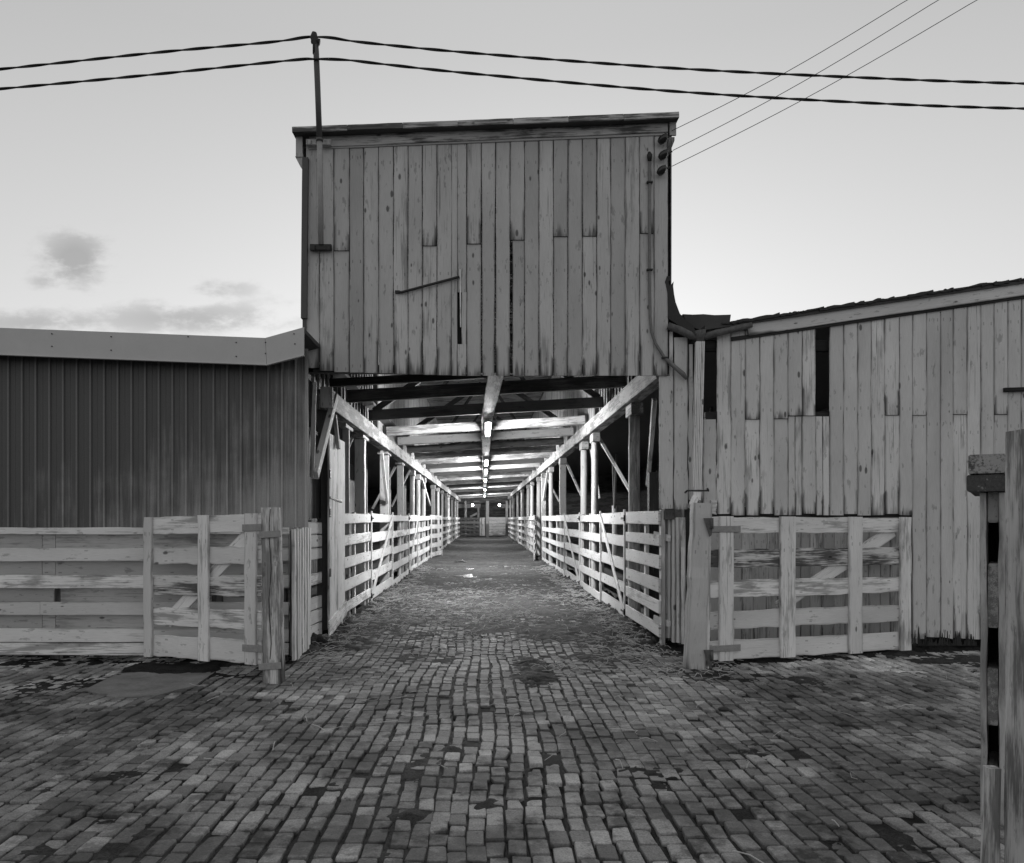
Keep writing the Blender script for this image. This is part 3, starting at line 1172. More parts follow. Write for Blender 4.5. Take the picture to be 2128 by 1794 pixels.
# boards round the gutter corner
for (a, b, y0, y1, dY) in ((1390, 1399, 1000, 690, 0), (1400, 1429, 1058, 702, 0), (1431, 1440, 1040, 716, .03), (1369.5, 1399, 1057, 782, -.012),
                           (1461, 1488, 1066, 872, .01), (1476, 1489, 1069, 1040, -.01), (1449, 1461, 1045, 900, .03)):
    g.board(at((a + b) / 2, y0, YW + dY), at((a + b) / 2, y1, YW + dY), X, (b - a - .8) / F * YW, .025, 12, .007 if a > 1395 else .004, rag=.01)
wwall = g.build("front_wall", M["facade_right"], wing)
# lower boards behind the gate, set back
g = MB()
px = 1470
while px < 1905:
    wpx = random.uniform(18, 27)
    g.board(at(px + wpx / 2, 1338, YW + .07), at(px + wpx / 2, 1052, YW + .07), X, (wpx - 1.2) / F * YW, .025, 6, .004)
    px += wpx
g.build("lower_boards", M["backing"], wing)
g = MB()
for (py, t0) in ((1065, 0), (868, 0), (720, 0)):
    g.board(at(1465, py, YW + .10), at(2900, py, YW + .10), Z, .14, .09, 4, .003)
for px in (1432, 1800, 2140):
    g.board(at(px, 1345, YW + .24), at(px, 720, YW + .24), X, .16, .14, 6, .004)
g.build("framing", M["black"], wing)
# rotten dark foot of the long boards
g = MB()
for k in range(46):
    px = 1886 + k * 3.2 + random.uniform(-1, 1)
    hh = random.uniform(6, 34) * (.5 + random.random()) * (1.2 if k % 9 else .6)
    g.board(at(px, 1342, YW - .017), at(px, 1342 - hh * .8, YW - .0165), X, random.uniform(2.5, 6) / F * YW, .004, 2, .004, w1=.006)
g.build("rotten_board_feet", M["black"], wing)
g = MB()
g.board(at(1553, (ftop(1553) + fbotm(1553)) / 2, YW - .05), at(2900, (ftop(2900) + fbotm(2900)) / 2, YW - .05), Z, .19, .03, 16, .003, r=.62)
g.build("fascia", M["facade_right"], wing)
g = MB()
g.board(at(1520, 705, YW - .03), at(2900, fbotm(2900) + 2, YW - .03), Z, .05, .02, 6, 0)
g.build("drip_shadow_strip", M["black"], wing)  # black strip stands in for the shade line below the fascia
# roof sheet with a ragged tarred edge
g = MB()
ra, rb = at(1465, 676, YW - .1), at(2900, ftop(2900) - 3, YW - .1)
bk = Vector((0, 70, .42))
g.add([ra, rb, rb + dn * 1.2, ra + dn * 1.2, ra + bk, rb + bk, rb + dn + bk, ra + dn + bk],
      [(0, 1, 2, 3), (0, 4, 5, 1), (3, 2, 6, 7), (0, 3, 7, 4), (1, 5, 6, 2), (4, 7, 6, 5)])
l0 = at(1388, 668, YW + .1)
l1 = at(1452, 690, YW - .05)
g.add([l0, l1, l1 + dn, l0 + dn, l0 + bk, l1 + bk, l1 + dn + bk, l0 + dn + bk],
      [(0, 1, 2, 3), (0, 4, 5, 1), (3, 2, 6, 7), (0, 3, 7, 4), (1, 5, 6, 2), (4, 7, 6, 5)])
wroof = g.build("roof", M["roofing"], wing)
g = MB()
px = 1500
while px < 2880:
    L = random.uniform(14, 60)
    hgt = random.uniform(3, 6.5)
    g.board(at(px, ftop(px) - 1, YW - .1), at(px + L, ftop(px + L) - 1 - random.uniform(-1.5, 2.5), YW - .1), Z, hgt / F * YW, .05, 4, .009)
    px += L * .8
g.build("tar_edge", M["tar"], wroof)
g = MB()
for k in range(5):
    pass
poly = [(1419, 653), (1440, 654), (1462, 653), (1485, 655), (1519, 654), (1516, 675), (1490, 683), (1455, 686), (1430, 676)]
g.prism([at(px, py, YW + .35) for px, py in poly], (0, .6, .02))
g.build("roofing_patch", M["roofing"], wroof)
# torn strip of tar paper turned up against the tall barn
poly = [(1386, 574), (1393, 574), (1393, 581), (1389, 585), (1391, 594), (1397, 590), (1400, 585), (1399, 595), (1401, 612), (1404, 628), (1413, 652), (1424, 664),
        (1440, 676), (1446, 690), (1432, 690), (1410, 676), (1389, 662), (1388, 612), (1384, 592), (1382, 586)]
g = MB()
g.prism([at(px, py, YW - .06) for px, py in poly], (0, .09, 0))
g.build("torn_tar_paper", M["tar"], wroof)
g = MB()
g.board(at(2086, 811, YW - .04), at(2230, 805, YW - .04), Z, .05, .07, 3, .003)
g.build("ledge", M["black"], wing)  # ledge coloured black to carry its shadow line as well
# gutter, funnel and downspout
g = MB()
g.tube([at(1388, 677, YW - .1), at(1412, 686, YW - .11), at(1436, 698, YW - .11), at(1452, 703, YW - .12)], [.045, .048, .048, .04], 10, .06)
g.tube([at(1456, 702, YW - .12), at(1490, 692, YW - .12), at(1530, 683, YW - .12), at(1562, 675, YW - .11)], [.045, .045, .042, .035], 10, .08)
gut = g.build("gutter", M["rust"], wing)
g = MB()
g.tube([at(1454, 688, YW - .13), at(1455, 698, YW - .13), at(1455, 713, YW - .13)], [.085, .065, .045], 10, .1)
g.build("funnel", M["rust"], gut)
g = MB()
for k in range(5):
    x0 = -.044 + k * .022
    g.board(at(1447, 1018, YW - .15) + X * x0, at(1454.5, 711, YW - .15) + X * x0, X, .019, .08 + .008 * (k % 2), 6, .0008, .003, r=.6)
g.board(at(1446, 1040, YW - .16), at(1447, 1019, YW - .15), X, .105, .09, 2, .002, r=.7)
g.board(at(1437, 1054, YW - .24), at(1445, 1034, YW - .17), X, .09, .085, 2, .002, r=.7)
dsp = g.build("downspout", M["yard_fence"], wing)
g = MB()
g.board(at(1428, 1020, YW - .20), at(1472, 1020, YW - .20), Z, .02, .012)
g.tube([at(1428, 1020, YW - .20), at(1424, 1024, YW - .05)], .012, 6)
g.tube([at(1472, 1020, YW - .20), at(1470, 1016, YW - .03)], .014, 6)
g.build("pipe_clamp", M["iron"], dsp)
# wing interior
g = MB()
g.board((11.5, YW + .1, 2.65), (11.5, 80, 3.05), Z, 5.8, .05)
g.build("side_wall", M["raw"], wing)
g = MB()
g.board((2.6, 62, 3.3), (11.6, 62, 3.6), Z, 7.4, .05)
g.build("cross_wall", M["raw"], wing)
for (xp, yp) in ((4.35, 15.0), (4.5, 20.0), (4.4, 27.5), (4.5, 36), (7.3, 18), (7.3, 26), (7.3, 35)):
    g = MB()
    g.tube([(xp, yp, -.05), (xp + .01, yp, 1.2), (xp, yp, 2.25)], .085, 10, .03)
    p = g.build("inner_post", M["alley_post"], wing)
    g = MB()
    for s in (-1, 1):
        g.board((xp, yp, 2.1), (xp + s * .1, yp + s * 1.0, 3.9), X, .06, .09, 2, .003)
    g.build("forked_brace", M["raw"], p)


# ------------------------------------------------------------------ alley fences and gates
def rails(g, x, Y0, Y1, zs, hs, t=.03, seg=3, wob=.004, sag=.012):
    for z, h in zip(zs, hs):
        a, b = random.uniform(-sag, sag), random.uniform(-sag, sag)
        g.board((x + random.uniform(-.004, .004), Y0, z + a + rise(Y0)), (x + random.uniform(-.004, .004), Y1, z + b + rise(Y1)), Z,
                h, t, seg, wob)


ORD = ["first", "second", "third", "fourth", "fifth", "sixth", "seventh", "eighth", "ninth", "tenth", "eleventh"]


def alley_section(side, x, Y0, Y1, kind, n, zb, ordn, ztop=1.81):
    """kind: 'fence' or 'gate'; x = face towards the alley"""
    where = "left" if side < 0 else "right"
    s = side
    pitch = (ztop - zb - .165) / (n - 1)
    zs = [zb + .0825 + pitch * i for i in range(n)]
    hs = [.165 + random.uniform(-.015, .02) for _ in range(n)]
    if kind == "fence":
        t = thing("pen_fence", "whitewashed board pen fence along the alley, %s one on the %s from the opening" % (ORD[ordn], where), "fence", (x, (Y0 + Y1) / 2, 0),
                  "pen fences along the alley")
        g = MB()
        rails(g, x + s * .02, Y0 + .02, Y1 - .02, zs, hs)
        g.build("rails", M["fence"], t)
        for Yu in (Y0 + .08, (Y0 + Y1) / 2 + random.uniform(-.2, .2), Y1 - .08):
            g = MB()
            g.board((x + s * .065, Yu, rise(Yu) - .03), (x + s * .065, Yu, ztop + .02 + rise(Yu)), Yv, .12, .05, 5, .004)
            g.build("upright", M["fence"], t)
    else:
        t = thing("pen_gate", "whitewashed plank pen gate with slanting brace, %s gate on the %s from the opening" % (ORD[ordn], where), "gate", (x, (Y0 + Y1) / 2, 0),
                  "pen gates along the alley")
        g = MB()
        rails(g, x + s * .03, Y0 + .03, Y1 - .03, zs, [h * 1.12 for h in hs])
        g.build("rails", M["fence"], t)
        for Yu in (Y0 + .07, Y1 - .07):
            g = MB()
            g.board((x + s * .003, Yu, zs[0] - .12 + rise(Yu)), (x + s * .003, Yu, ztop + .06 + rise(Yu)), Yv, .10, .024, 5, .003)
            g.build("stile", M["fence"], t)
        g = MB()
        ya, yb = (Y0 + .16, Y1 - .16)
        g.board((x + s * .003, ya, zs[0] + rise(ya)), (x + s * .003, yb, zs[-1] + rise(yb)), Yv, .13, .022, 4, .004)
        g.build("brace", M["fence"], t)
        for zz in (zs[0], zs[-1]):
            g = MB()
            g.board((x - s * .012, Y0 + .02, zz + rise(Y0)), (x - s * .012, Y0 + .34, zz + rise(Y0)), Z, .035, .008)
            g.tube([(x - s * .012, Y0, zz - .05 + rise(Y0)), (x - s * .012, Y0, zz + .05 + rise(Y0))], .014, 8)
            g.build("hinge", M["iron"], t)
    return t


XL, XR = -2.2, 2.30
LSEC = [(12.9, 16.0, "fence", 5, .20), (16.0, 19.9, "gate", 5, .13), (19.9, 24.1, "fence", 5, .06), (24.1, 27.5, "gate", 5, .08), (27.5, 33.4, "fence", 5, .05),
        (41.5, 49.5, "fence", 5, .05), (49.5, 54, "gate", 5, .08), (54.0, 63, "fence", 5, .05), (63, 68, "gate", 5, .08), (68, 77, "fence", 5, .05)]
RSEC = [(10.75, 13.3, "fence", 6, .16), (13.3, 16.2, "gate", 5, .12), (16.2, 19.6, "fence", 5, .08), (19.6, 23.4, "gate", 5, .10), (23.4, 26.2, "fence", 5, .06),
        (26.2, 32.2, "fence", 5, .05), (36.0, 42, "fence", 5, .05), (42, 46.5, "gate", 5, .08), (46.5, 55, "fence", 5, .05), (55, 60, "gate", 5, .08), (60, 77, "fence", 5, .05)]
for side, x, secs in ((-1, XL, LSEC), (1, XR, RSEC)):
    cnt = {"fence": 0, "gate": 0}
    for (a, b, kind, n, zb) in secs:
        alley_section(side, x, a, b, kind, n, zb, cnt[kind])
        cnt[kind] += 1
# two gates standing ajar across the alley's edge
for (side, hx, hy, ex, ey, lab) in ((-1, XL, 33.6, XL + .3, 37.0, "pen gate hanging ajar into the alley on the left"),
                                    (1, XR, 36.0, XR - .28, 32.5, "pen gate hanging ajar into the alley on the right")):
    t = thing("pen_gate", lab, "gate", (hx, hy, 0), "pen gates along the alley")
    a, b = Vector((hx, hy, rise(hy))), Vector((ex, ey, rise(ey)))
    g = MB()
    for k in range(5):
        z = .22 + k * .39
        g.board(a + Z * z, b + Z * (z - .03), Z, .19, .03, 3, .004)
    g.build("rails", M["fence"], t)
    for q in (.04, .96):
        g = MB()
        p = a.lerp(b, q) + Vector((-.03 * side, 0, 0))
        g.board(p + Z * .02, p + Z * 1.87, (b - a), .16, .03, 4, .004)
        g.build("stile", M["fence"], t)
# far end gates
t = thing("end_gate", "long slatted gate closing the left half of the alley's far end", "gate", (-1.2, YEND - 1.5, rise(YEND)))
g = MB()
for k in range(5):
    z = .15 + k * .36 + rise(YEND) + .1
    g.board((-2.15, YEND - 1.5, z), (-.45, YEND - 1.5, z), Z, .24, .04, 3, .004)
for k in range(5):
    g.board((-2.1 + k * .41, YEND - 1.47, .1 + rise(YEND)), (-2.1 + k * .41, YEND - 1.47, 1.8 + rise(YEND)), X, .2, .04)
g.build("rails", M["raw"], t)
g = MB()
g.board((-.16, YEND - 1.45, .1 + rise(YEND)), (-.16, YEND - 1.45, 1.8 + rise(YEND)), X, .58, .04, 3, .004)
g.build("board_panel", M["beam"], t)
t = thing("end_gate", "solid plank gate closing the right half of the alley's far end", "gate", (1.3, YEND - 1.5, rise(YEND)))
g = MB()
for k in range(6):
    g.board((.5, YEND - 1.5, .25 + k * .29 + rise(YEND)), (2.05, YEND - 1.5, .25 + k * .29 + rise(YEND)), Z, .275, .04, 3, .004)
g.build("boards", M["beam"], t)

# the tall white door leaf at the left of the opening
t = thing("plank_door", "tall narrow white plank door standing open left of the alley mouth", "door", (XL, 12.2, 0))
g = MB()
for k, (a, b) in enumerate(((11.6, 12.25), (12.26, 12.9))):
    pa, pb = (a + b) / 2, (a + b) / 2
    g.board((XL, pa, .33 if k else .16), (XL, pb, 2.93), Yv, b - a - .004, .03, 10, .003)
g.build("leaf", M["fence"], t)
g = MB()
g.board((XL + .017, 11.55, .15), (XL + .017, 13.0, .32), Z, .24, .022, 3, .004)
g.build("kick_board", M["yard_fence"], t)
g = MB()
g.board((XL + .02, 11.62, 2.02), (XL + .02, 12.55, 1.98), Z, .03, .012)
g.build("strap", M["iron"], t)
g = MB()
for zz in (.95, 2.35, 1.8):
    g.board((XL + .02, 11.6, zz), (XL + .02, 11.68, zz), Z, .12, .012)
g.build("hinge", M["iron"], t)

# stacked boards between the lath panel and the door
t = thing("stacked_board_fence", "short panel of stacked horizontal boards between lath screen and tall door, left of the opening", "fence", (-2.28, 11.1, 0))
g = MB()
for (y0, y1) in ((1085, 1111), (1112, 1139), (1140, 1165), (1193, 1219), (1243, 1271), (1272, 1301), (1302, 1335)):
    z0, z1 = EYE - (y0 - CY) / F * 11.0, EYE - (y1 - CY) / F * 11.0
    g.board((-2.355, 10.75, (z0 + z1) / 2), (-2.30, 11.56, (z0 + z1) / 2), Z, z0 - z1 - .01, .03, 3, .004)
g.build("boards", M["yard_fence"], t)
g = MB()
g.board((-2.40, 11.2, -.02), (-2.40, 11.2, 1.7), Yv, .14, .06, 4, .004)
g.build("upright", M["raw"], t)

# lath screens either side of the opening
for (side, lab, pts) in ((-1, "screen of narrow upright laths below the dark cladding, beside the left gate post", ((-2.2, 9.42), (-2.265, 10.7))),
                         (1, "screen of narrow upright laths beside the right gate post", ((2.60, 10.55), (2.36, 11.0)))):
    (xa, ya), (xb, yb) = pts
    t = thing("lath_screen", lab, "lath screen", (xa, ya, 0), "lath screens at the alley mouth")
    g = MB()
    n = 7 if side < 0 else 6
    for k in range(n):
        q = (k + .5) / n
        xx, yy = xa + (xb - xa) * q, ya + (yb - ya) * q
        wv = (yb - ya) / n * (.72 if side > 0 else .66)
        z0_ = .06 if side < 0 else .07 + .09 * q
        g.board((xx + random.uniform(-.012, .012), yy, z0_ + random.uniform(-.02, .02)), (xx, yy, (1.59 if side < 0 else 1.72) + random.uniform(-.01, .01)), (xb - xa, yb - ya, 0), wv, .035, 6, .005)
    g.build("laths", M["yard_fence"], t)
    for zz in (1.45, .32):
        if side < 0:
            continue
        g = MB()
        xo = .04 if side < 0 else -.045
        xo, y_a, y_b = -.03, ya + .22, yb + .06
        g.board((xa - .117 + xo, y_a - .02, zz), (xb - .03 + xo, y_b - .02, zz + .05), Z, .09, .02, 2, .003)
        g.build("batten", M["yard_fence"], t)
    if True:
        g = MB()
        for k in range(n):
            q = (k + 1.0) / n
            g.board((xa + (xb - xa) * q + side * .04, ya + (yb - ya) * q, .1), (xa + (xb - xa) * q + side * .04, ya + (yb - ya) * q, 1.57), Yv, .1, .03, 3, .003)
        g.build("backing_laths", M["raw"], t)


# ------------------------------------------------------------------ yard fence on the left
t = thing("board_fence", "low fence of horizontal white boards under the dark cladding, left side", "fence", (-5, 9.72, 0))
YB = 9.72
g = MB()
for (y0, y1) in ((1096, 1111), (1139, 1167), (1195, 1223), (1251, 1279), (1306, 1335), (1336, 1362)):
    zz = EYE - ((y0 + y1) / 2 - CY) / F * YB
    h = (y1 - y0) / F * YB
    xs = [-10.5, -7.0, -5.26 if y0 == 1251 else -5.6, -2.31]
    if y0 not in (1251,):
        xs = [-10.5, -6.3 + random.uniform(-.3, .3), -2.31]
    for a, b in zip(xs[:-1], xs[1:]):
        g.board((a, YB, zz), (b - .004, YB, zz), Z, h - .004, .03, 8, .003)
g.build("rails", M["yard_fence"], t)
g = MB()
for (y0, y1, hole) in ((1108, 1142, 0), (1164, 1198, 0), (1220, 1254, 1), (1276, 1309, 0)):
    zz = EYE - ((y0 + y1) / 2 - CY) / F * YB
    h = (y1 - y0) / F * YB
    xs = [-10.5, -6.0, -5.28, -5.12, -2.33] if not hole else [-10.5, -5.14]
    for a, b in zip(xs[:-1], xs[1:]):
        g.board((a, YB + .085, zz), (b - .006, YB + .085, zz), Z, h, .03, 4, .003)
    if hole:
        g.board((-5.1, YB + .16, zz - .01), (-2.33, YB + .16, zz + .0), Z, h, .03, 4, .003)
g.build("backing_boards", M["backing"], t)
for xx in (-9.6, -7.4, -5.2, -3.2, -2.42):
    g = MB()
    g.board((xx, YB + .12 if xx != -5.2 else YB + .24, -.05), (xx, YB + .12 if xx != -5.2 else YB + .24, 1.58), X, .12, .09, 4, .004)
    g.build("post", M["raw"], t)


# ------------------------------------------------------------------ the two yard gates and their posts
def yard_gate(name_label, A, Bq, h0, h1, fr, stiles, group, brace, post_side):
    """A = hinge foot, Bq = free foot; fr = rail fractions of the height; stiles = (position, width)"""
    t = thing("yard_gate", name_label, "gate", A, group)
    A, Bq = Vector(A), Vector(Bq)
    L = (Bq - A).length
    d = Vector(((Bq - A).x, (Bq - A).y, 0)).normalized()
    nrm = Vector((d.y, -d.x, 0))
    if nrm.y > 0:
        nrm = -nrm                     # towards the yard

    def P(q, f):
        return A.lerp(Bq, q) + Z * (f * (h0 + (h1 - h0) * q))
    for ri, (f0, f1) in enumerate(fr):
        g = MB()
        g.board(P(.0, (f0 + f1) / 2) + nrm * random.uniform(-.004, .004), P(1, (f0 + f1) / 2), Z, (f1 - f0) * (h0 + h1) / 2, .032, 16, .009)
        g.build("rail", M["rotten" if ri == (3 if post_side > 0 else 2) else "yard_fence"], t)
    for (q, wv) in stiles:
        g = MB()
        g.board(P(q, -.005) + nrm * .033, P(q, 1.005) + nrm * .033, d, wv, .032, 10, .007)
        g.build("stile", M["yard_fence"], t)
    for (qa, fa_, qb, fb_) in brace:
        g = MB()
        g.board(P(qa, fa_) - nrm * .034, P(qb, fb_) - nrm * .034, Z, .16, .03, 5, .005)
        g.build("brace", M["yard_fence"], t)
    for f in (fr[-1][0] + .03, fr[0][1] - .05):
        g = MB()
        g.board(P(-.06, f) + nrm * .055, P(.13, f) + nrm * .055, Z, .075, .012, 2, .002)
        g.tube([P(-.05, f - .04) + nrm * .06, P(-.05, f + .04) + nrm * .06], .02, 8)
        g.build("hinge", M["paintediron"], t)
    return t


GL = at(545, 1380, 8.72)
FL = at(303, 1362, 9.45)
yard_gate("weathered white plank gate with two gaps rows standing before the dark cladding", GL, FL, 1.60, 1.585,
          [(.0, .155), (.225, .355), (.445, .58), (.665, .785), (.88, 1.0)], [(.075, .155), (.465, .15), (.955, .125)], "plank gates in the yard",
          [(.82, .25, .1, .88)], -1)
GR = at(1474, 1373, 9.45)
FR = at(1890, 1349, 10.38)
yard_gate("weathered white plank gate swung flat against the right barn's planks", GR, FR, 1.66, 1.665,
          [(.0, .135), (.215, .34), (.435, .555), (.645, .775), (.885, 1.0)], [(.07, .19), (.36, .215), (.70, .2), (.965, .17)], "plank gates in the yard",
          [(.33, .35, .92, .9)], 1)
g = MB()      # extra patch board at the hinge foot of the right gate
a, b = Vector(GR), Vector(GR).lerp(Vector(FR), .35)
nn = Vector((.3, -1, 0)).normalized()

gp = thing("gate_post", "split square gate post carrying the left gate in front of dark cladding", "post", (-2.2, 8.55, 0), "gate posts")
g = MB()
g.board((-2.185, 8.53, -.06), (-2.22, 8.55, 1.815), X, .20, .17, 16, .006, .012, w1=.175)
g.build("timber", M["post"], gp)
g = MB()
for k in range(10):
    z0 = .25 + k * .155
    xo = .012 * math.sin(k * 1.3)
    g.board((-2.205 + xo, 8.445, z0), (-2.205 + .012 * math.sin((k + 1) * 1.3), 8.445, z0 + .155), X, .007, .006, 1, 0, .001)
g.build("crack", M["black"], gp)
for zz in (1.53, .17):
    g = MB()
    g.board((-2.32, 8.437, zz), (-2.09, 8.437, zz + .015), Z, .07, .012)
    g.build("strap", M["paintediron"], gp)

gp = thing("gate_post", "thick worn white gate post under the downspout, carrying the right gate", "post", (2.42, 9.3, 0), "gate posts")
g = MB()
g.board((2.395, 9.3, -.06), (2.47, 9.3, 1.88), X, .215, .19, 16, .009, .015, w1=.20)
g.build("timber", M["post"], gp)
g = MB()
g.board((2.53, 9.34, -.02), (2.56, 9.34, 1.86), X, .055, .14, 10, .006, .008)
g.build("side_plank", M["yard_fence"], gp)
for z0 in (1.62, .14):
    g = MB()
    p = Vector((2.53, 9.19, z0))
    g.prism([p + Vector((-.06, 0, .09)), p + Vector((.05, 0, .09)), p + Vector((.03, 0, -.10)), p + Vector((.005, 0, -.12))], (0, -.012, 0))
    g.tube([p + Vector((.03, -.02, .07)), p + Vector((.03, -.02, -.03))], .018, 8)
    g.build("hinge_plate", M["rust"], gp)
# stump beside right lath screen
tag(MB().board((2.60, 11.1, -.05), (2.59, 11.1, .22), X, .16, .15, 3, .012, .02).build("post_stump", M["post"], loc=(2.6, 11.1, 0)),
    "short rotten post stump under the right lath screen", "post")

# ------------------------------------------------------------------ foreground fence at the right edge
t = thing("corner_fence", "tall heavy plank fence seen end on at the right edge, capped with rotten blocks", "fence", (2.8, 4.6, 0))
nd = Vector((.542, .84, 0)).normalized()
sd = Vector((nd.y, -nd.x, 0))
b0 = at(2063, 1500, 4.55)
b0.z = 0
for s, o_ in ((-1, .043), (1, .043)):
    g = MB()
    for k in range(5):
        p = b0 + sd * (s * o_) + nd * (.06 + k * .17)
        g.board(p + Z * -.02, p + Z * 1.82, nd, .165, .03, 14, .008)
    g.build("side_planks", M["near"], t)
g = MB()
g.board(b0 + nd * .45, b0 + nd * .45 + Z * 1.8, nd, .1, .05)
g.build("cavity_shade_board", M["black"], t)  # black board added inside so the gaps between planks look shaded
g = MB()
for (y0, y1) in ((1022, 1086), (1173, 1308), (1393, 1515), (1602, 1820)):
    z0, z1 = EYE - (y0 - CY) / F * 4.5, EYE - (y1 - CY) / F * 4.5
    p = b0 + nd * .03
    g.board(Vector((p.x, p.y, (z0 + z1) / 2)), Vector((p.x, p.y, (z0 + z1) / 2)) + nd * .8, Z, z0 - z1, .05, 2, .002, .006)
g.build("core_planks", M["near"], t)
for (y0, y1, wv) in ((944, 986, .175), (987, 1021, .19)):
    g = MB()
    z0, z1 = EYE - (y0 - CY) / F * 4.5, EYE - (y1 - CY) / F * 4.5
    p = at(2050, 1000, 4.48)
    g.board(Vector((p.x, p.y, (z0 + z1) / 2)), Vector((p.x, p.y, (z0 + z1) / 2)) + nd * 1.0, Z, z0 - z1 - .003, wv, 3, .003, .008)
    g.build("cap_beam", M["capend"], t)
gp = thing("fence_post", "big square weathered post in the near right corner of the view", "post", (2.2, 3.2, 0))
g = MB()
YN = 3.2
zt = EYE - (893 - CY) / F * YN
xa = (2084 - CX) / F * (YN + .1)
g.board((xa + .11, YN, -.1), (xa + .115, YN, zt), X, .225, .2, 14, .003, .014)
g.build("timber", M["near"], gp)
g = MB()
for (cx_, z0, z1, wv) in ((.05, .1, 1.2, .004), (.13, .7, 1.95, .003), (.075, 1.3, 1.8, .003), (.165, .0, .8, .004), (.19, 1.0, 1.6, .002)):
    z = z0
    x0 = xa + cx_
    while z < z1:
        x1 = x0 + random.gauss(0, .004)
        g.board((x0, YN - .1045, z), (x1, YN - .1045, z + .09), X, wv * random.uniform(.5, 1.3), .008, 1, 0, .0005)
        x0, z = x1, z + .09
g.build("crack", M["black"], gp)
g = MB()
g.board((2.062, YN + .14, -.05), (2.075, YN + .14, .655), X, .055, .05, 6, .004)
g.build("side_slat", M["near"], gp)

# ------------------------------------------------------------------ mast, cables, wires, conduit, rod
mast = thing("cable_mast", "slim steel mast on the barn front carrying two twisted cables", "mast", at(664, 510, YF - .16))
YM = YF - .36
g = MB()
g.tube([at(667, 508, YF - .10), at(666, 400, YF - .18), at(664, 290, YM)], .034, 12)
g.build("lower_tube", M["galv"], mast)
g = MB()
g.tube([at(664, 292, YM), at(660, 180, YM), at(657, 108, YM), at(655, 84, YM)], .036, 12)
g.tube([at(664, 294, YM), at(664, 288, YM)], .044, 12)
g.build("upper_tube", M["darkmetal"], mast)
g = MB()
g.tube([at(655, 112, YM), at(656, 92, YM), at(652, 78, YM), at(653, 68, YM)], [.035, .04, .048, .03], 10, .1)
g.tube([at(648, 84, YM), at(664, 88, YM)], .04, 8, .1)
g.build("cable_head", M["cable"], mast)
for (px, py, hw) in ((667, 515, 22), (663, 297, 26)):
    g = MB()
    g.board(at(px - hw, py, YF - .07), at(px + hw, py, YF - .07), Z, .075, .06)
    for s in (-1, 1):
        g.box(at(px + s * (hw - 6), py, YF - .11), (.045, .04, .06))
    g.build("bracket", M["iron"] if py > 400 else M["trim"], mast)

Ym = YM


def catmull(P, n):
    out = []
    P = [P[0]] + P + [P[-1]]
    for i in range(1, len(P) - 2):
        for k in range(n):
            t_ = k / n
            a, b, c, d = P[i - 1], P[i], P[i + 1], P[i + 2]
            out.append(.5 * ((2 * b) + (c - a) * t_ + (2 * a - 5 * b + 4 * c - d) * t_ ** 2 + (3 * b - a - 3 * c + d) * t_ ** 3))
    out.append(P[-2])
    return out


for (lab, pts) in (("upper black twisted cable running across the sky over the mast top",
                    [(-900, 228, 10.6), (-400, 183, 10.4), (0, 144, 10.3), (330, 109, 10.2), (560, 88, Ym), (632, 78, Ym), (655, 77, Ym), (690, 79, Ym), (760, 89, Ym), (1000, 112, 10.2), (1400, 142, 10.3),
                     (1800, 162, 10.4), (2128, 174, 10.5), (2700, 188, 10.8)]),
                   ("lower black twisted cable running across the sky through the mast",
                    [(-900, 258, 10.6), (-400, 219, 10.4), (0, 185, 10.3), (330, 154, 10.2), (600, 126, Ym), (655, 123, Ym - .045), (720, 125, Ym), (800, 134, Ym), (1000, 155, 10.2), (1400, 190, 10.3), (1800, 214, 10.4),
                     (2128, 226, 10.5), (2700, 238, 10.8)])):
    P = [at(a, b, c) for a, b, c in pts]
    C = catmull(P, 40)
    t = thing("twisted_cable", lab, "cable", P[6], "twisted cables on the mast")
    acc = 0.0
    tr_ = [[], []]
    for i, p in enumerate(C):
        if i:
            acc += (p - C[i - 1]).length
        ph = acc / .85 * 2 * math.pi
        for s in (0, 1):
            q = ph + s * math.pi
            tr_[s].append(p + Vector((0, math.cos(q) * .0085, math.sin(q) * .0085)))
    for s in (0, 1):
        MB().tube(tr_[s], .0105, 6).build("strand", M["cable"], t)

for k, (lab, a, b) in enumerate((("top one of three thin wires slanting up from the barn's right corner", (1396, 272, 10.42), (1885, 0, 9.2)),
                                 ("middle one of three thin wires slanting up from the barn's right corner", (1398, 313, 10.38), (1950, 0, 9.2)),
                                 ("lowest of three thin wires slanting up from the barn's right corner", (1396, 346, 10.38), (2030, 0, 9.2)))):
    A, B_ = at(*a), at(*b)
    P = []
    for i in range(25):
        q = i / 24 * 1.8
        p = A + (B_ - A) * q
        p.z -= .06 * math.sin(min(1, q) * math.pi)
        P.append(p)
    tag(MB().tube(P, .0042, 5).build("overhead_wire", M["cable"], loc=A), lab, "wire", "thin wires at the barn corner")
for (lab, px, py) in (("uppermost dark insulator under the roof corner", 1376, 290), ("middle dark insulator at the barn's right corner", 1377, 323),
                      ("lowest dark insulator at the barn's right corner", 1374, 355)):
    p = at(px, py, YF - .10)
    t = thing("insulator", lab, "insulator", p, "insulators at the barn corner")
    g = MB()
    e = p + Vector((-.03, .03, -.03))
    f_ = p + Vector((.05, -.05, .04))
    g.tube([e, e.lerp(f_, .25), e.lerp(f_, .5), e.lerp(f_, .75), f_], [.035, .05, .052, .04, .02], 10)
    g.build("cup", M["ceramic"], t)
    g = MB()
    g.tube([p + Vector((0, .09, -.02)), p, at(px + 20, py - 8, YF - .1)], .011, 6)
    g.build("pin", M["iron"], t)

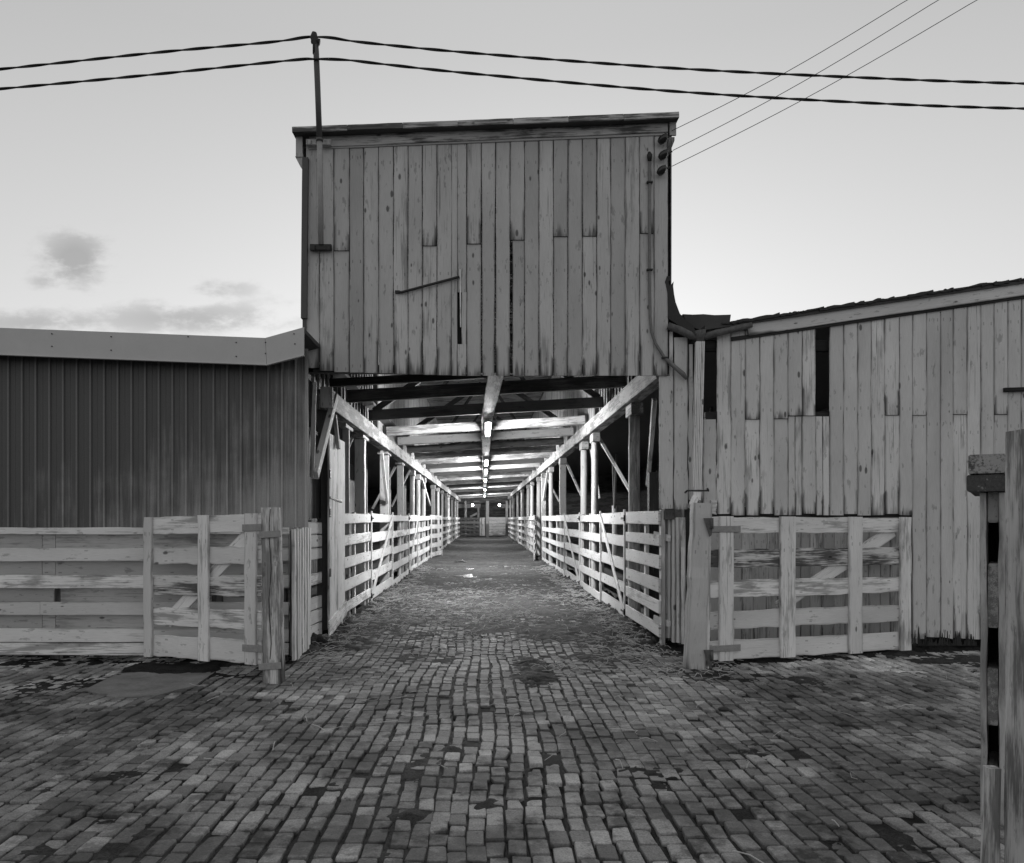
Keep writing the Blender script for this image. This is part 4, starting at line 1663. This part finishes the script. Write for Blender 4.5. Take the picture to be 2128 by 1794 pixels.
t = thing("conduit", "thin pipe conduit down the barn's right edge, bending toward the right barn", "conduit", at(1350, 330, YF - .05))
g = MB()
g.tube([at(1350, 330, YF - .045), at(1350, 480, YF - .04), at(1350, 600, YF - .04), at(1351, 660, YF - .04), at(1354, 690, YF - .045), at(1362, 714, YF - .05),
        at(1380, 742, YF - .05), at(1402, 763, YF - .05), at(1420, 778, YF - .05), at(1427, 788, YF - .03)], [.02] * 6 + [.022, .03, .032, .02], 8)
g.build("pipe", M["conduit"], t)
g = MB()
g.tube([at(1350, 335, YF - .05), at(1350, 322, YF - .06), at(1349, 316, YF - .06)], [.025, .036, .015], 10)
g.build("weather_cap", M["iron"], t)
for (px, py) in ((1350, 379), (1350, 561), (1381, 744)):
    g = MB()
    g.board(at(px - 6, py, YF - .05), at(px + 6, py, YF - .05), Z, .022, .05)
    g.build("clamp", M["iron"], t)

t = thing("iron_rod", "black iron rod slanting across the middle of the barn front", "rod", at(830, 608, YF - .05))
g = MB()
g.tube([at(824, 607.5, YF - .03), at(835, 607.5, YF - .05), at(955, 575.5, YF - .05)], .017, 8)
g.box(at(826, 607.5, YF - .025), (.06, .05, .035))
g.build("rod", M["iron"], t)
tag(MB().board(at(957.5, 680, YF - .022), at(956, 560, YF - .022), X, .016, .012, 4, .001, r=.9).build("thin_batten", M["yard_fence"], loc=at(957, 620, YF - .02)),
    "thin pale upright batten at the end of the slanting rod", "batten")

# ------------------------------------------------------------------ litter on the ground
g = MB()


def straw(x, y, n, spread, lmin=.05, lmax=.22):
    for _ in range(n):
        xx, yy = x + random.gauss(0, spread[0]), y + random.gauss(0, spread[1])
        if yy > 10.4 and not (-2.25 < xx < 2.4):
            continue
        if yy < 10.2 and abs(xx) > 2 and yy > 9.6:
            continue
        a = random.uniform(0, math.pi)
        L = random.uniform(lmin, lmax)
        h, _d = dirt_height(np.array([xx]), np.array([yy]))
        z = float(gz(xx, yy)) + max(.003, float(h[0])) + .004
        dx, dy = math.cos(a) * L / 2, math.sin(a) * L / 2
        bz = random.uniform(0, .03)
        g.tube([(xx - dx, yy - dy, z), (xx + random.gauss(0, .01), yy + random.gauss(0, .01), z + bz), (xx + dx, yy + dy, z + random.uniform(0, .02))], random.uniform(.0018, .0042), 3, caps=False)


for k in range(22):
    y = 11 + k * .8
    straw(XL + .2, y, 50, (.14, .5))
    straw(XR - .2, y, 70, (.16, .5))
for k in range(26):
    straw(random.uniform(-1.8, 1.9), random.uniform(10.5, 20), 60, (.5, .7))
straw(2.35, 9.4, 130, (.35, .35))
straw(1.95, 10.2, 130, (.3, .5))
straw(1.0, 9.3, 40, (.25, .3))
straw(-2.0, 9.9, 50, (.15, .3), .08, .35)
straw(0, 8.5, 60, (1.6, 1.0))
straw(2.0, 6.0, 30, (2.0, 1.2))
o = g.build("straw", M["straw"])
o["kind"] = "stuff"

clods = [(1500, 1475, "dark clod of dung on bricks before the right gate post"), (1780, 1455, "dark clod of dung on bricks before the gate's middle"), (1935, 1474, "dark round clod of dung near the right fence end"),
         (1770, 1407, "small dark clod nearest the foot of the right gate"), (1895, 1360, "dark clod beside the free end of the right gate"), (1930, 1435, "dark clod of dung just above the round one by the fence"),
         (1850, 1371, "small dark clod on bright bricks by the right barn"), (2005, 1666, "dark clod on bricks at the lower right beside the fence")]
for (px, py, lab) in clods:
    Yb = EYE * F / (py - CY)
    xb = (px - CX) / F * Yb
    zb = float(gz(xb, Yb)) - .005
    g = MB()
    for k in range(random.randint(2, 4)):
        r0 = random.uniform(.02, .045)
        cx, cy = xb + random.gauss(0, .018), Yb + random.gauss(0, .014)
        g.tube([(cx, cy, zb), (cx, cy, zb + r0 * .35), (cx, cy, zb + r0 * .6), (cx, cy, zb + r0 * .7)], [r0, r0 * .95, r0 * .6, r0 * .1], 10, .15)
    tag(g.build("dung_clod", M["clod"], loc=(xb, Yb, zb)), lab, "clod", "dung clods on the right of the yard")
